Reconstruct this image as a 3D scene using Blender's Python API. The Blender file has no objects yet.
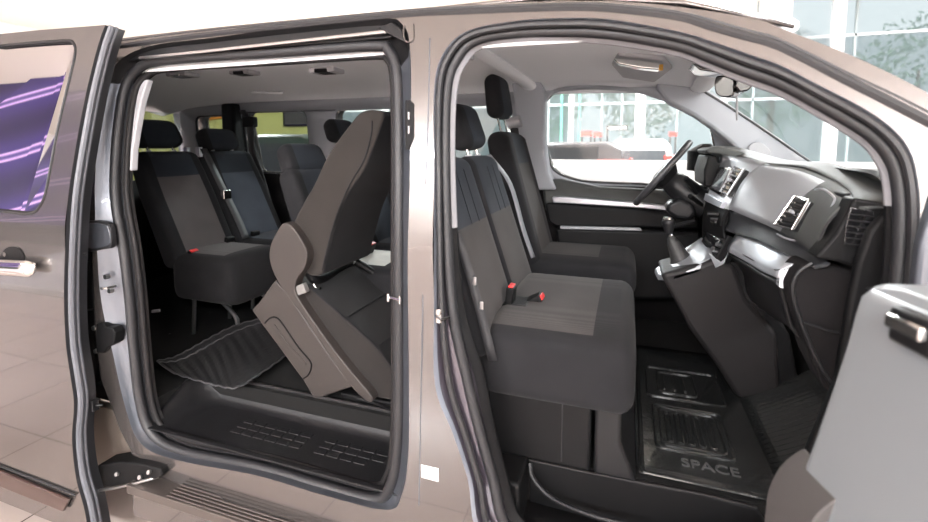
import bpy, bmesh, math, random
from mathutils import Vector, Matrix
from mathutils.geometry import tessellate_polygon
random.seed(7)
C = bpy.context.scene.collection
# ------------------------------------------------------------------ camera model
F = 470.0; TH = math.radians(19.1); PI_ = math.radians(5.5)
CX = 464.0; CY = 147 + F*math.tan(PI_)
CAM = Vector((0.62, -1.225, 1.45))
_s, _c = math.sin(TH), math.cos(TH); _sp, _cp = math.sin(PI_), math.cos(PI_)
FW = Vector((-_s*_cp, _c*_cp, -_sp)); RT = Vector((_c, _s, 0)); UP = Vector((-_s*_sp, _c*_sp, _cp))
GZ = -0.16      # showroom floor
def ray(x, y): return FW + RT*((x-CX)/F) + UP*((CY-y)/F)
def at(x, y, Y=None, X=None, Z=None):
    """a point of the place measured from the photograph, on a known plane"""
    d = ray(x, y); a, v = (1, Y) if Y is not None else ((0, X) if X is not None else (2, Z))
    return CAM + d*((v-CAM[a])/d[a])
def tum(z): return 0.0 if z < 1.15 else 0.16*((z-1.15)/.7)**1.3
def ats(x, y, off=0.0):
    Y = 0.0
    for _ in range(25):
        p = at(x, y, Y=Y+off); Y = tum(p.z)
    return p
# ------------------------------------------------------------------ materials
def new_mat(name):
    m = bpy.data.materials.new(name); m.use_nodes = True
    return m, m.node_tree.nodes, m.node_tree.links, m.node_tree.nodes['Principled BSDF']
def M(name, col, rough=.5, metal=0, coat=0, bump=0, bscale=200, var=0, vscale=6, spec=.5, emit=0, sheen=0, stretch=None):
    m, n, l, b = new_mat(name)
    b.inputs['Base Color'].default_value = (*col, 1); b.inputs['Roughness'].default_value = rough
    b.inputs['Metallic'].default_value = metal; b.inputs['Coat Weight'].default_value = coat
    b.inputs['Coat Roughness'].default_value = .04
    b.inputs['Specular IOR Level'].default_value = spec; b.inputs['Sheen Weight'].default_value = sheen
    if emit:
        b.inputs['Emission Color'].default_value = (*col, 1); b.inputs['Emission Strength'].default_value = emit
    tc = n.new('ShaderNodeTexCoord'); src = tc.outputs['Object']
    if stretch:
        mp = n.new('ShaderNodeMapping'); mp.inputs['Scale'].default_value = stretch
        l.new(src, mp.inputs['Vector']); src = mp.outputs['Vector']
    if var:
        nz = n.new('ShaderNodeTexNoise'); nz.inputs['Scale'].default_value = vscale; nz.inputs['Detail'].default_value = 4
        l.new(src, nz.inputs['Vector'])
        mx = n.new('ShaderNodeMix'); mx.data_type = 'RGBA'
        mx.inputs['A'].default_value = (*[c*(1-var) for c in col], 1); mx.inputs['B'].default_value = (*[min(1, c*(1+var)) for c in col], 1)
        l.new(nz.outputs['Fac'], mx.inputs['Factor']); l.new(mx.outputs['Result'], b.inputs['Base Color'])
    if bump:
        nz = n.new('ShaderNodeTexNoise'); nz.inputs['Scale'].default_value = bscale; nz.inputs['Detail'].default_value = 3
        l.new(src, nz.inputs['Vector'])
        bp = n.new('ShaderNodeBump'); bp.inputs['Strength'].default_value = bump; bp.inputs['Distance'].default_value = .002
        l.new(nz.outputs['Fac'], bp.inputs['Height']); l.new(bp.outputs['Normal'], b.inputs['Normal'])
    return m
def glass(name, tint, refl=.08, fac_tint=1.0):
    m, n, l, b = new_mat(name); n.remove(b)
    out = n['Material Output']; t = n.new('ShaderNodeBsdfTransparent'); t.inputs['Color'].default_value = (*tint, 1)
    g = n.new('ShaderNodeBsdfGlossy'); g.inputs['Roughness'].default_value = .01
    fr = n.new('ShaderNodeFresnel'); fr.inputs['IOR'].default_value = 1.5
    ad = n.new('ShaderNodeMath'); ad.operation = 'ADD'; ad.inputs[1].default_value = refl; ad.use_clamp = True
    mx = n.new('ShaderNodeMixShader'); l.new(fr.outputs[0], ad.inputs[0]); l.new(ad.outputs[0], mx.inputs['Fac'])
    l.new(t.outputs[0], mx.inputs[1]); l.new(g.outputs[0], mx.inputs[2]); l.new(mx.outputs[0], out.inputs['Surface'])
    return m
def fabric(name, col, col2, sc=260):
    m, n, l, b = new_mat(name); b.inputs['Roughness'].default_value = .95; b.inputs['Specular IOR Level'].default_value = .06
    b.inputs['Sheen Weight'].default_value = .04
    tc = n.new('ShaderNodeTexCoord'); w = n.new('ShaderNodeTexWave'); w.bands_direction = 'Z'; w.inputs['Scale'].default_value = sc
    w.inputs['Distortion'].default_value = 2.0
    l.new(tc.outputs['Object'], w.inputs['Vector'])
    nz = n.new('ShaderNodeTexNoise'); nz.inputs['Scale'].default_value = 9; nz.inputs['Detail'].default_value = 5
    l.new(tc.outputs['Object'], nz.inputs['Vector'])
    ad = n.new('ShaderNodeMath'); ad.operation = 'MULTIPLY_ADD'; ad.inputs[1].default_value = .45
    l.new(w.outputs['Fac'], ad.inputs[0])
    h = n.new('ShaderNodeMath'); h.operation = 'MULTIPLY'; h.inputs[1].default_value = .6; l.new(nz.outputs['Fac'], h.inputs[0])
    l.new(h.outputs[0], ad.inputs[2])
    mx = n.new('ShaderNodeMix'); mx.data_type = 'RGBA'; mx.inputs['A'].default_value = (*col, 1); mx.inputs['B'].default_value = (*col2, 1)
    l.new(ad.outputs[0], mx.inputs['Factor']); l.new(mx.outputs['Result'], b.inputs['Base Color'])
    bp = n.new('ShaderNodeBump'); bp.inputs['Strength'].default_value = .15; bp.inputs['Distance'].default_value = .001
    l.new(w.outputs['Fac'], bp.inputs['Height']); l.new(bp.outputs['Normal'], b.inputs['Normal'])
    return m
PAINT = M('greige_paint', (.122, .111, .107), .26, .7, 1, .05, 1500)
JAMB = M('jamb_paint', (.105, .115, .135), .36, .6, .5, .1, 900)
RUB = M('seal_rubber', (.014, .014, .016), .5, bump=.2, bscale=300)
RUBG = M('door_seal_rubber', (.10, .105, .12), .45, bump=.2, bscale=300)
PLB = M('black_plastic', (.006, .006, .0065), .5, bump=.35, bscale=700, spec=.16)
PLS = M('satin_black_plastic', (.010, .010, .011), .36, bump=.2, bscale=900, spec=.25)
PLD = M('dark_grey_plastic', (.013, .012, .0125), .5, bump=.3, bscale=800, spec=.2)
TAUPE = M('taupe_seat_plastic', (.034, .029, .027), .46, bump=.3, bscale=800, spec=.3)
PLG = M('pale_grey_trim', (.38, .38, .40), .55, bump=.15, bscale=800)
PILLAR = M('grey_pillar_trim', (.34, .36, .395), .6, bump=.15, bscale=800)
HEAD = M('headliner_cloth', (.80, .82, .85), .95, bump=.3, bscale=500, spec=.1, sheen=.2)
CARPET = M('black_carpet', (.012, .012, .012), 1, bump=.8, bscale=400, spec=.1)
FAB = fabric('charcoal_fabric', (.010, .010, .011), (.022, .022, .024))
FABM = fabric('mid_grey_fabric', (.036, .034, .034), (.062, .058, .057), 180)
FABB = fabric('blue_grey_fabric', (.026, .031, .038), (.046, .054, .066), 180)
FABM3 = fabric('lightened_grey_fabric', (.060, .056, .057), (.105, .098, .098), 180)  # third-row copy of the insert fabric, lightened against the dim light there
FABB3 = fabric('lightened_blue_grey_fabric', (.040, .048, .060), (.068, .081, .10), 180)  # blue-grey insert lightened likewise for the dim third row
FABD = fabric('dark_seat_fabric', (.014, .014, .015), (.027, .027, .028), 180)
FABS = fabric('slate_fabric', (.018, .022, .028), (.034, .040, .049), 180)
CHROME = M('chrome', (.75, .74, .72), .12, 1)
STEEL = M('steel', (.55, .55, .56), .3, 1)
SILV = M('silver_trim', (.52, .54, .58), .3, .6, bump=.05)
SATIN = M('satin_grey_dash', (.30, .31, .33), .36, .3, bump=.3, bscale=900)
DASH = M('dash_pad', (.05, .054, .053), .55, bump=.5, bscale=600, spec=.35)
RED = M('red_plastic', (.55, .03, .03), .4)
BLACKG = M('gloss_black', (.008, .008, .009), .08, coat=1)
MATR = M('wet_rubber', (.014, .015, .015), .2, bump=.5, bscale=60, coat=.3)
BOARD = M('step_board_plastic', (.11, .095, .088), .3, .6, bump=.15, bscale=400)
CREAM = M('cream_cloth_cover', (.62, .60, .56), .8, var=.15, vscale=14, bump=.5, bscale=40)
def hazed(name, tint, white, fac):
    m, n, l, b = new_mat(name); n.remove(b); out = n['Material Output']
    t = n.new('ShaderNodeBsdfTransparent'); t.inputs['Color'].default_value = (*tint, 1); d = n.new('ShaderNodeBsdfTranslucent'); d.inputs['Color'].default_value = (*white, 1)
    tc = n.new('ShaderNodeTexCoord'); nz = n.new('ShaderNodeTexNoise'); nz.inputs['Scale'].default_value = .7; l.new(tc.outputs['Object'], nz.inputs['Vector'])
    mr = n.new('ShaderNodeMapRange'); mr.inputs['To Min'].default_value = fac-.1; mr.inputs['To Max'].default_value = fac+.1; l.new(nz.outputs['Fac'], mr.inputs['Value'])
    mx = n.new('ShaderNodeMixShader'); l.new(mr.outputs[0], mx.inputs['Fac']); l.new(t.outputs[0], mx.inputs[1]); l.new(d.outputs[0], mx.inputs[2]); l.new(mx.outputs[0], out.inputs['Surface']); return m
GL_HAZE = hazed('hazed_glass', (.95, .98, .98), (.95, .98, 1), .3)  # white haze mixed into the facade glass to wash out the view
GL_CLEAR = glass('clear_glass', (.93, .97, .96), .0)
GL_TINT = glass('privacy_glass', (.42, .47, .46), .02)
GL_DARK = glass('dark_privacy_glass', (.10, .10, .12), .10)
WHITE = M('white_wall', (.86, .86, .87), .7)
WHITEG = M('white_gloss', (.85, .86, .87), .2, coat=.5)
# ------------------------------------------------------------------ mesh helpers
def tag(o, label=None, cat=None, group=None, kind=None):
    if label: o['label'] = label
    if cat: o['category'] = cat
    if group: o['group'] = group
    if kind: o['kind'] = kind
    return o
def empty(name, loc, label, cat, group=None):
    o = bpy.data.objects.new(name, None); C.objects.link(o); o.location = loc; o.empty_display_size = .1
    return tag(o, label, cat, group)
def mk(name, vs, fs, mats, parent=None, fm=None, smooth=True, bevel=0, seg=3, solid=0, recalc=True, local=False, ang=40, sub=0):
    me = bpy.data.meshes.new(name); me.from_pydata([tuple(v) for v in vs], [], fs); 
    mats = mats if isinstance(mats, (list, tuple)) else [mats]
    for m in mats: me.materials.append(m)
    if fm: me.polygons.foreach_set('material_index', fm)
    if recalc:
        bm = bmesh.new(); bm.from_mesh(me); bmesh.ops.recalc_face_normals(bm, faces=bm.faces); bm.to_mesh(me); bm.free()
    if smooth:
        me.polygons.foreach_set('use_smooth', [True]*len(me.polygons))
        try: me.set_sharp_from_angle(angle=math.radians(ang))
        except Exception: pass
    o = bpy.data.objects.new(name, me); C.objects.link(o)
    if parent is not None:
        o.parent = parent
        if not local and parent.type == 'EMPTY': o.matrix_parent_inverse = Matrix.Translation(-parent.location)
    if solid:
        md = o.modifiers.new('Solidify', 'SOLIDIFY'); md.thickness = solid; md.offset = 0
    if bevel:
        md = o.modifiers.new('Bevel', 'BEVEL'); md.width = bevel; md.segments = seg; md.limit_method = 'ANGLE'; md.angle_limit = math.radians(35)
        md.harden_normals = False
    if sub:
        md = o.modifiers.new('Subdivision', 'SUBSURF'); md.levels = sub; md.render_levels = sub
    return o
def tum_normals(o, off=0):
    me = o.data; ns = []
    for v in me.vertices:
        z = v.co.z; g = (tum(z+.01)-tum(z-.01))/.02; ns.append(Vector((0, -1, g)).normalized())
    me.normals_split_custom_set_from_vertices(ns)
class MB:
    """collects shapes that belong to ONE part"""
    def __init__(s): s.v = []; s.f = []; s.m = []
    def add(s, vs, fs, mi=0):
        o = len(s.v); s.v += [Vector(v) for v in vs]; s.f += [[i+o for i in f] for f in fs]; s.m += [mi]*len(fs)
    def box(s, a, b, mi=0):
        (x0, y0, z0), (x1, y1, z1) = a, b
        vs = [(x, y, z) for z in (z0, z1) for y in (y0, y1) for x in (x0, x1)]
        s.add(vs, [(0, 2, 3, 1), (4, 5, 7, 6), (0, 1, 5, 4), (2, 6, 7, 3), (0, 4, 6, 2), (1, 3, 7, 5)], mi)
    def obox(s, c, ax, ay, az, mi=0):
        c = Vector(c); vs = [c+Vector(ax)*i+Vector(ay)*j+Vector(az)*k for k in (-1, 1) for j in (-1, 1) for i in (-1, 1)]
        s.add(vs, [(0, 2, 3, 1), (4, 5, 7, 6), (0, 1, 5, 4), (2, 6, 7, 3), (0, 4, 6, 2), (1, 3, 7, 5)], mi)
    def prism(s, poly, d, mi=0):
        d = Vector(d); n = len(poly); P = [Vector(p) for p in poly]
        s.add(P+[p+d for p in P], [list(range(n)), [n+i for i in reversed(range(n))]]+[[i, (i+1) % n, n+(i+1) % n, n+i] for i in range(n)], mi)
    def tube(s, path, r, k=10, closed=False, mi=0, flat=1.0):
        P = [Vector(p) for p in path]; n = len(P); rings = []
        up = None
        for i in range(n):
            a = P[i-1] if (i or closed) else P[i]; b = P[(i+1) % n] if (i < n-1 or closed) else P[i]
            t = (b-a).normalized()
            if up is None: up = Vector((0, 0, 1)) if abs(t.z) < .9 else Vector((1, 0, 0))
            up = (up - t*up.dot(t)).normalized(); w = t.cross(up)
            rr = r[i] if isinstance(r, (list, tuple)) else r
            rings.append([P[i]+up*math.cos(2*math.pi*j/k)*rr+w*math.sin(2*math.pi*j/k)*rr*flat for j in range(k)])
        vs = [v for R in rings for v in R]; fs = []
        for i in range(n if closed else n-1):
            for j in range(k):
                fs.append([i*k+j, i*k+(j+1) % k, ((i+1) % n)*k+(j+1) % k, ((i+1) % n)*k+j])
        if not closed: fs += [list(range(k)), [(n-1)*k+j for j in reversed(range(k))]]
        s.add(vs, fs, mi)
    def grid(s, G, mi=0, cu=False):
        n, m = len(G), len(G[0]); vs = [p for r in G for p in r]
        s.add(vs, [[i*m+j, i*m+(j+1) % m, (i+1)*m+(j+1) % m, (i+1)*m+j] for i in range(n-1) for j in range(m if cu else m-1)], mi)
    def build(s, name, mats, parent=None, **k):
        return mk(name, s.v, s.f, mats, parent, fm=s.m, **k)
def cr(pts, k, closed=False):
    P = [Vector(p) for p in pts]; n = len(P); out = []
    for i in range(n if closed else n-1):
        p1, p2 = P[i], P[(i+1) % n]
        p0 = P[i-1] if (closed or i) else p1*2-p2
        p3 = P[(i+2) % n] if (closed or i < n-2) else p2*2-p1
        for j in range(k):
            t = j/k; out.append(.5*((2*p1)+(p2-p0)*t+(2*p0-5*p1+4*p2-p3)*t*t+(3*p1-p0-3*p2+p3)*t**3))
    if not closed: out.append(P[-1])
    return out
def rings_mesh(rings, closed=True, cap=False):
    mb = MB(); mb.grid(rings, cu=closed)
    if cap:
        m = len(rings[0]); mb.f += [list(range(m)), [(len(rings)-1)*m+j for j in reversed(range(m))]]; mb.m += [0, 0]
    return mb
def patch(rows, ku=6, kv=6):
    R = [cr(r, ku) for r in rows]; cols = [cr([r[i] for r in R], kv) for i in range(len(R[0]))]
    return [[c[j] for c in cols] for j in range(len(cols[0]))]
def pxy(pts, Y): return [at(x, y, Y=Y) for x, y in pts]
def prism_y(name, pts, Y0, Y1, mat, parent, bevel=.01, k=0, **kw):
    P = pxy(pts, Y0)
    if k: P = cr(P, k, True)
    mb = MB(); mb.prism(P, (0, Y1-Y0, 0)); return mb.build(name, mat, parent, bevel=bevel, **kw)
def fill_xz(outer, holes, zcuts, disp, xcuts=()):
    """polygon with holes in X-Z, cut in bands and bent by disp(x,z)->Y"""
    allp = [outer]+holes; flat = [Vector(p) for r in allp for p in r]
    tris = tessellate_polygon([[Vector((p[0], p[1], 0)) for p in r] for r in allp])
    bm = bmesh.new(); vs = [bm.verts.new((p[0], 0, p[1])) for p in flat]
    for t in tris:
        try: bm.faces.new([vs[i] for i in t])
        except ValueError: pass
    for z in zcuts:
        bmesh.ops.bisect_plane(bm, geom=bm.verts[:]+bm.edges[:]+bm.faces[:], plane_co=(0, 0, z), plane_no=(0, 0, 1))
    for x in xcuts:
        bmesh.ops.bisect_plane(bm, geom=bm.verts[:]+bm.edges[:]+bm.faces[:], plane_co=(x, 0, 0), plane_no=(1, 0, 0))
    for v in bm.verts: v.co.y = disp(v.co.x, v.co.z)
    bm.verts.index_update(); V = [v.co.copy() for v in bm.verts]; Fc = [[v.index for v in f.verts] for f in bm.faces]; bm.free()
    mb = MB(); mb.add(V, Fc); return mb
def slab(O, A, B, N, L, hw, th, rend=.05, n=5, M_=36, nrow=14, matf=None, bol=0, crown=0, off=None):
    """upholstered block: length axis A, width axis B, thickness axis N (front = +N)"""
    O, A, B, N = Vector(O), Vector(A).normalized(), Vector(B).normalized(), Vector(N).normalized()
    hwf = hw if callable(hw) else (lambda s: hw); thf = th if callable(th) else (lambda s: th)
    ss = [rend*(1-math.cos(math.pi/2*i/5)) for i in range(5)]
    ss = ss+[rend+(L-2*rend)*i/nrow for i in range(nrow+1)]+[L-x for x in reversed(ss)]
    rings = []; info = []
    for s in ss:
        d = min(s, L-s); sh = 0
        if d < rend: sh = rend-math.sqrt(max(0, rend**2-(rend-d)**2))
        u = s/L; h = max(.004, hwf(u)-sh); t = max(.004, thf(u)/2-min(sh, thf(u)/2-.004)); r = []; inf = []
        for j in range(M_):
            a = 2*math.pi*(j+.5)/M_; ca, sa = math.cos(a), math.sin(a)
            x = math.copysign(abs(ca)**(2/n), ca); y = math.copysign(abs(sa)**(2/n), sa)
            e = 0
            if x > 0: e = bol*abs(y)**3*min(1, d/(rend+1e-6)) + crown*(1-y*y)*min(1, d/(rend+1e-6))
            o = off(u) if off else 0
            r.append(O+A*s+B*(y*h)+N*(x*t+e*(x if x > 0 else 0)+o)); inf.append((u, y, x))
        rings.append(r); info.append(inf)
    mb = MB(); mb.grid(rings, cu=True); m = M_
    mb.f += [list(range(m)), [(len(rings)-1)*m+j for j in reversed(range(m))]]; mb.m += [0, 0]
    if matf:
        k = 0
        for i in range(len(rings)-1):
            for j in range(m):
                u = (info[i][j][0]+info[i+1][j][0])/2; y = (info[i][j][1]+info[i][(j+1) % m][1])/2; x = (info[i][j][2]+info[i][(j+1) % m][2])/2
                mb.m[k] = matf(u, y, x); k += 1
    return mb
X_, Y_, Z_ = Vector((1, 0, 0)), Vector((0, 1, 0)), Vector((0, 0, 1))
# ================================================================== THE VAN
van = empty('passenger_van', (0, .95, GZ), 'greige metallic passenger van with its near side doors open on the showroom floor', 'van')
FLZ = .42
# --- side aperture loops (measured)
S_SL = [(155,62),(210,57),(272,53),(372,46),(389,51),(397,72),(399,130),(399,210),(399,300),(399,400),(397,455),(390,487),(374,499),(320,485),(258,467),(182,451),(153,434),(141,405),(134,350),(130,300),(124,250),(117,210),(115,180),(118,130),(125,88),(137,70)]
A_SL = [(150,46),(210,38),(272,30),(378,19),(402,24),(410,48),(411,110),(409,210),(408,300),(409,400),(408,458),(402,494),(386,510),(320,494),(255,475),(176,460),(141,444),(126,410),(112,350),(101,300),(97,250),(95,210),(95,180),(98,130),(105,90),(118,62)]
O_FR = [(434,300),(434,180),(434,90),(443,54),(467,31),(515,21),(560,18),(608,19),(677,31),(711,41),(746,53),(780,65),(815,83),(870,112),(905,142),(918,180),(920,230),(915,290),(905,350),(890,420),(850,560),(700,590),(560,580),(482,540),(468,480),(453,434),(435,385)]
I_FR = [(457,300),(449,180),(451,90),(463,58),(480,43),(515,37),(560,36),(608,38),(677,49),(711,62),(746,76),(780,88),(815,106),(867,138),(887,162),(894,185),(896,225),(892,290),(880,350),(865,420),(830,535),(700,560),(570,552),(518,525),(502,480),(489,430),(478,375)]
K = 5
aS = cr([ats(x, y, 0) for x, y in A_SL], K, True); sS = cr([ats(x, y, .045) for x, y in S_SL], K, True)
oF = cr([ats(x, y, 0) for x, y in O_FR], K, True); iF = cr([ats(x, y, .055) for x, y in I_FR], K, True)
def lerp(A, B, t, dy=0): return [a.lerp(b, t)+Vector((0, dy, 0)) for a, b in zip(A, B)]
def shrink(A, d, dy):
    """offset a loop inward in X-Z by d, and in Y by dy"""
    n = len(A); c = sum(A, Vector())/n; out = []
    for i in range(n):
        t = A[(i+2) % n]-A[i-2]; nn = Vector((-t.z, 0, t.x)).normalized()
        if nn.dot(c-A[i]) < 0: nn = -nn
        out.append(A[i]+nn*d+Vector((0, dy, 0)))
    return out
# --- outer skin
roof_px = [(60,46),(115,39),(200,29),(300,19),(420,8),(498,3),(560,1),(618,1.5),(680,7),(756,19),(780,28),(843,52),(881,69),(928,93),(1010,140)]
roofl = [ats(x, y, 0) for x, y in roof_px]
outer = [(p.x, p.z) for p in cr(roofl, 3)]
outer += [(1.62, 1.25), (1.62, .14), (1.3, .14), (.3, .15), (-.3, .15), (-.7,.15)]
low = [ats(x, y, 0) for x, y in [(205,482),(150,462),(133,455),(120,430),(112,408),(101,379),(95,330),(92,250),(90,180),(91,110),(88,70)]]
outer += [(p.x, p.z) for p in low]
sk = fill_xz(outer, [[(p.x, p.z) for p in aS], [(p.x, p.z) for p in oF]], [1.15+.07*i for i in range(11)], lambda x, z: tum(z), [-1.2+.1*i for i in range(28)])
tum_normals(sk.build('body_side', PAINT, van, ang=180))
rings = [aS, lerp(aS, sS, .12, .004), lerp(aS, sS, .3, .018), lerp(aS, sS, .85, .004), lerp(aS, sS, 1.0, .02), shrink(sS, .01, .05)]
mb = MB(); n = len(aS)
for i in range(len(rings)-1):
    for j in range(n):
        jj = (j+1) % n; a = rings[i]; b = rings[i+1]
        top = j < 5*K-3 and j < 4*K
        mb.add([a[j], a[jj], b[jj], b[j]], [(0, 1, 2, 3)], 1 if (j < 5*K or j > n-2*K) else 0)
bm_ = mb
o = mb.build('sliding_door_jamb', [JAMB, PLB], van)
bm = bmesh.new(); bm.from_mesh(o.data); bmesh.ops.remove_doubles(bm, verts=bm.verts, dist=1e-5); bmesh.ops.recalc_face_normals(bm, faces=bm.faces); bm.to_mesh(o.data); bm.free()
mb = MB(); mb.tube(sS, .0185, 12, True); mb.build('sliding_door_seal', RUB, van)
s2 = shrink(sS, .03, .025); mb = MB(); mb.tube(s2, .011, 10, True)
mb.grid([shrink(sS, .012, .02), shrink(sS, .026, .035), shrink(sS, .03, .05), shrink(sS, .012, .06)], cu=True)
mb.m = [0]*len(mb.f); mb.build('sliding_door_inner_frame', PLD, van)
# front aperture
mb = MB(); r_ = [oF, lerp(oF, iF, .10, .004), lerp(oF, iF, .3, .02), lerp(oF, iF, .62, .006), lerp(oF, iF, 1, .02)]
mb.grid(r_, cu=True); mb.m = [1 if (k_ < len(oF)) else 0 for k_ in range(len(mb.f))]; mb.build('front_door_jamb', [M('shaded_jamb_paint', (.07, .062, .078), .28, .6, .8), M('jamb_lip_highlight', (.22,.24,.28), .3, .6, .6)], van)  # shade and purple reflection put in the jamb colour, highlight in the lip's
mb = MB(); mb.tube(lerp(oF, iF, .74, .0), .0165, 12, True, flat=1.0); mb.build('front_door_seal', RUB, van)
mb = MB(); mb.tube(lerp(oF, iF, .36, -.008), .010, 8, True); mb.build('front_door_outer_seal', RUB, van)
rr = [lerp(oF, iF, .93, -.005), iF, shrink(iF, .014, .008), shrink(iF, .016, .016), shrink(iF, .0, .03)]
mb = MB(); n = len(iF)
for i in range(len(rr)-1):
    for j in range(n):
        jj = (j+1) % n; light = (3 <= j < 16*K-2)
        mb.add([rr[i][j], rr[i][jj], rr[i+1][jj], rr[i+1][j]], [(0, 1, 2, 3)], 0 if light else 1)
o = mb.build('front_door_inner_frame', [M('soft_grey_trim', (.24,.24,.255), .6, bump=.15, bscale=800, spec=.3), PLB], van)
bm = bmesh.new(); bm.from_mesh(o.data); bmesh.ops.remove_doubles(bm, verts=bm.verts, dist=1e-5); bmesh.ops.recalc_face_normals(bm, faces=bm.faces); bm.to_mesh(o.data); bm.free()
# gutter seal and roof rail channel
G = [(118,47),(200,36),(300,25),(400,15),(480,11),(560,8),(608,9),(677,17),(711,27),(746,37),(780,47),(843,79),(906,111),(960,140)]
mb = MB(); mb.tube(cr([ats(x, y, .004) for x, y in G], 4), .0125, 8); mb.build('gutter_seal', RUB, van)
G2 = [(112,42),(200,31),(300,21),(400,11),(480,6.5),(560,4),(608,4.5),(677,12),(746,30),(780,40),(843,71),(906,101),(960,130)]
mb = MB(); mb.tube(cr([ats(x, y, .002) for x, y in G2], 4), .004, 6); mb.build('roof_joint_line', RUB, van)
ch = [ats(x, y, .03) for x, y in [(128,57),(200,49),(300,38),(395,27)]]
mb = MB(); mb.prism([ats(125,62,.02), ats(122,50,.02), ats(130,48,.02), ats(395,21,.02), ats(402,26,.02), ats(390,38,.02), ats(300,45,.02), ats(150,57,.02)], (0, .05, 0))
mb.build('upper_door_rail', PLS, van, bevel=.004)
mb = MB(); mb.tube(cr([ats(x, y, .004) for x, y in [(140,58),(200,52),(300,41),(392,31)]], 4), .006, 8); mb.build('rail_lip', STEEL, van)
mb = MB(); mb.prism([ats(x, y, -.004) for x, y in [(378,27),(392,22),(402,30),(404,42),(396,38),(388,34)]], (0, .04, 0)); mb.build('rail_end_stop', PLS, van, bevel=.004)
# roof and far side shells
def roofY(X):
    return [(X, .17, 1.875), (X, .25, 1.905), (X, .5, 1.935), (X, .95, 1.95), (X, 1.4, 1.935), (X, 1.65, 1.905), (X, 1.74, 1.875)]
rows = [[Vector(p) for p in roofY(x)] for x in (-2.95, -2, -1, 0, .4)]
rows += [[Vector((x, y, z-dz)) for (x, y, z) in roofY(X)] for X, dz in ((.75, .05), (1.0, .13))]
mb = MB(); mb.grid([cr(r, 3) for r in rows]); mb.build('roof', PAINT, van, solid=.01)
# rear quarter panel hidden partly by the slid-back door
mb = MB(); mb.grid([[Vector((x, tum(z)+.0, z)) for z in (.2, .5, .8, 1.15, 1.3, 1.5, 1.7, 1.87)] for x in (-3.0, -2.4, -1.62)])
mb.build('rear_quarter_panel', PAINT, van, solid=.01)
mb = MB(); mb.grid([[Vector((-3.0, y, z)) for y in (.02, .9, 1.88)] for z in (.2, 1.0)]); mb.build('tailgate_lower', PAINT, van, solid=.01)
# lower bracket area behind the sill corner
prism_y('wheel_arch_liner', [(60,395),(112,410),(128,440),(134,462),(131,470),(60,470)], .12, .16, M('underbody_primer', (.33,.28,.24), .6), van, .005)
# running board
mb = MB(); mb.box((-1.15, -.06, .13), (.9, .05, .165))
for i in range(6): mb.box((-.95, -.052+i*.014, .165), (.9, -.045+i*.014, .170))
mb.build('running_board', BOARD, van, bevel=.003)
mb = MB(); mb.box((-1.15, -.045, .02), (1.4, .0, .13)); mb.build('sill_cover', PAINT, van, bevel=.012)
mb = MB(); mb.box((-1.14, .012, .13), (1.3, .06, .25)); mb.build('lower_sill', PAINT, van, bevel=.01)
# B pillar details
def ribbon(name, px, off, r, mat, parent, k=4, kk=8, closed=False, flat=1):
    mb = MB(); mb.tube(cr([ats(x, y, off) for x, y in px], k, closed), r, kk, closed, flat=flat); return mb.build(name, mat, parent)
ribbon('pillar_crease', [(430,38),(429,90),(426,180),(423,300),(421,400),(419,505)], .001, .0022, JAMB, van)
mb = MB(); mb.prism([ats(x, y, -.003) for x, y in [(410,100),(414,104),(414,138),(409,150),(405,150),(405,100)]], (0, .03, 0)); mb.build('pillar_lock_cover', PLB, van, bevel=.003)
mb = MB(); mb.box(tuple(ats(408,112,-.008)), tuple(ats(411,120,.01))); mb.box(tuple(ats(408,126,-.008)), tuple(ats(411,134,.01))); mb.build('pillar_bolt', STEEL, van)
mb = MB(); p = ats(440, 316, -.002); mb.tube([p+Vector((-.012, 0, 0)), p+Vector((.016, -.03, .0)), p+Vector((.028, -.0, .0))], .004, 8)
mb.tube([p+Vector((-.005, 0, .02)), p+Vector((-.005, 0, -.02))], .009, 10, flat=.5); mb.build('door_striker', CHROME, van)
p = ats(396, 296, .03); mb = MB(); mb.tube([p+Vector((-.02, -.015, 0)), p+Vector((.03, -.03, 0))], .004, 8); mb.tube([p+Vector((-.016,-.02,-.012)),p+Vector((-.016,-.02,.012))], .004, 8); mb.tube([p+Vector((.028,-.03,-.012)),p+Vector((.028,-.03,.012))], .003, 8); mb.build('seal_clip', CHROME, van)
for px, py in [(403,33)]:
    mb = MB(); mb.tube(cr([ats(x, y, -.002) for x, y in [(404,25),(404,38),(408,42),(413,39),(413,24)]], 4), .003, 6); mb.build('drain_bead', PAINT, van)
# sticker on the B pillar
st = [(421,464.5),(438.5,468.5),(438.5,482),(421.3,477.5)]
mb = MB(); mb.prism([ats(x, y, -.001) for x, y in st], (0, .002, 0)); o = mb.build('service_sticker', M('sticker_white', (.5,.49,.48), .6), van, smooth=False); o['label'] = 'white printed sticker'
mb = MB()
def stq(u, v):
    a = Vector(st[0]).lerp(Vector(st[1]), u); b = Vector(st[3]).lerp(Vector(st[2]), u); q = a.lerp(b, v); return ats(q.x, q.y, -.0022)
for (u0, v0, u1, v1) in [(.08,.12,.5,.17),(.08,.24,.4,.28),(.55,.15,.9,.22),(.1,.42,.3,.8),(.42,.38,.48,.72),(.54,.38,.60,.72),(.68,.45,.92,.5),(.68,.6,.9,.65)]:
    mb.prism([stq(u0, v0), stq(u1, v0), stq(u1, v1), stq(u0, v1)], (0, .0005, 0))
mb.build('print', M('print_grey', (.3,.3,.28), .6), o, smooth=False)
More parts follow.
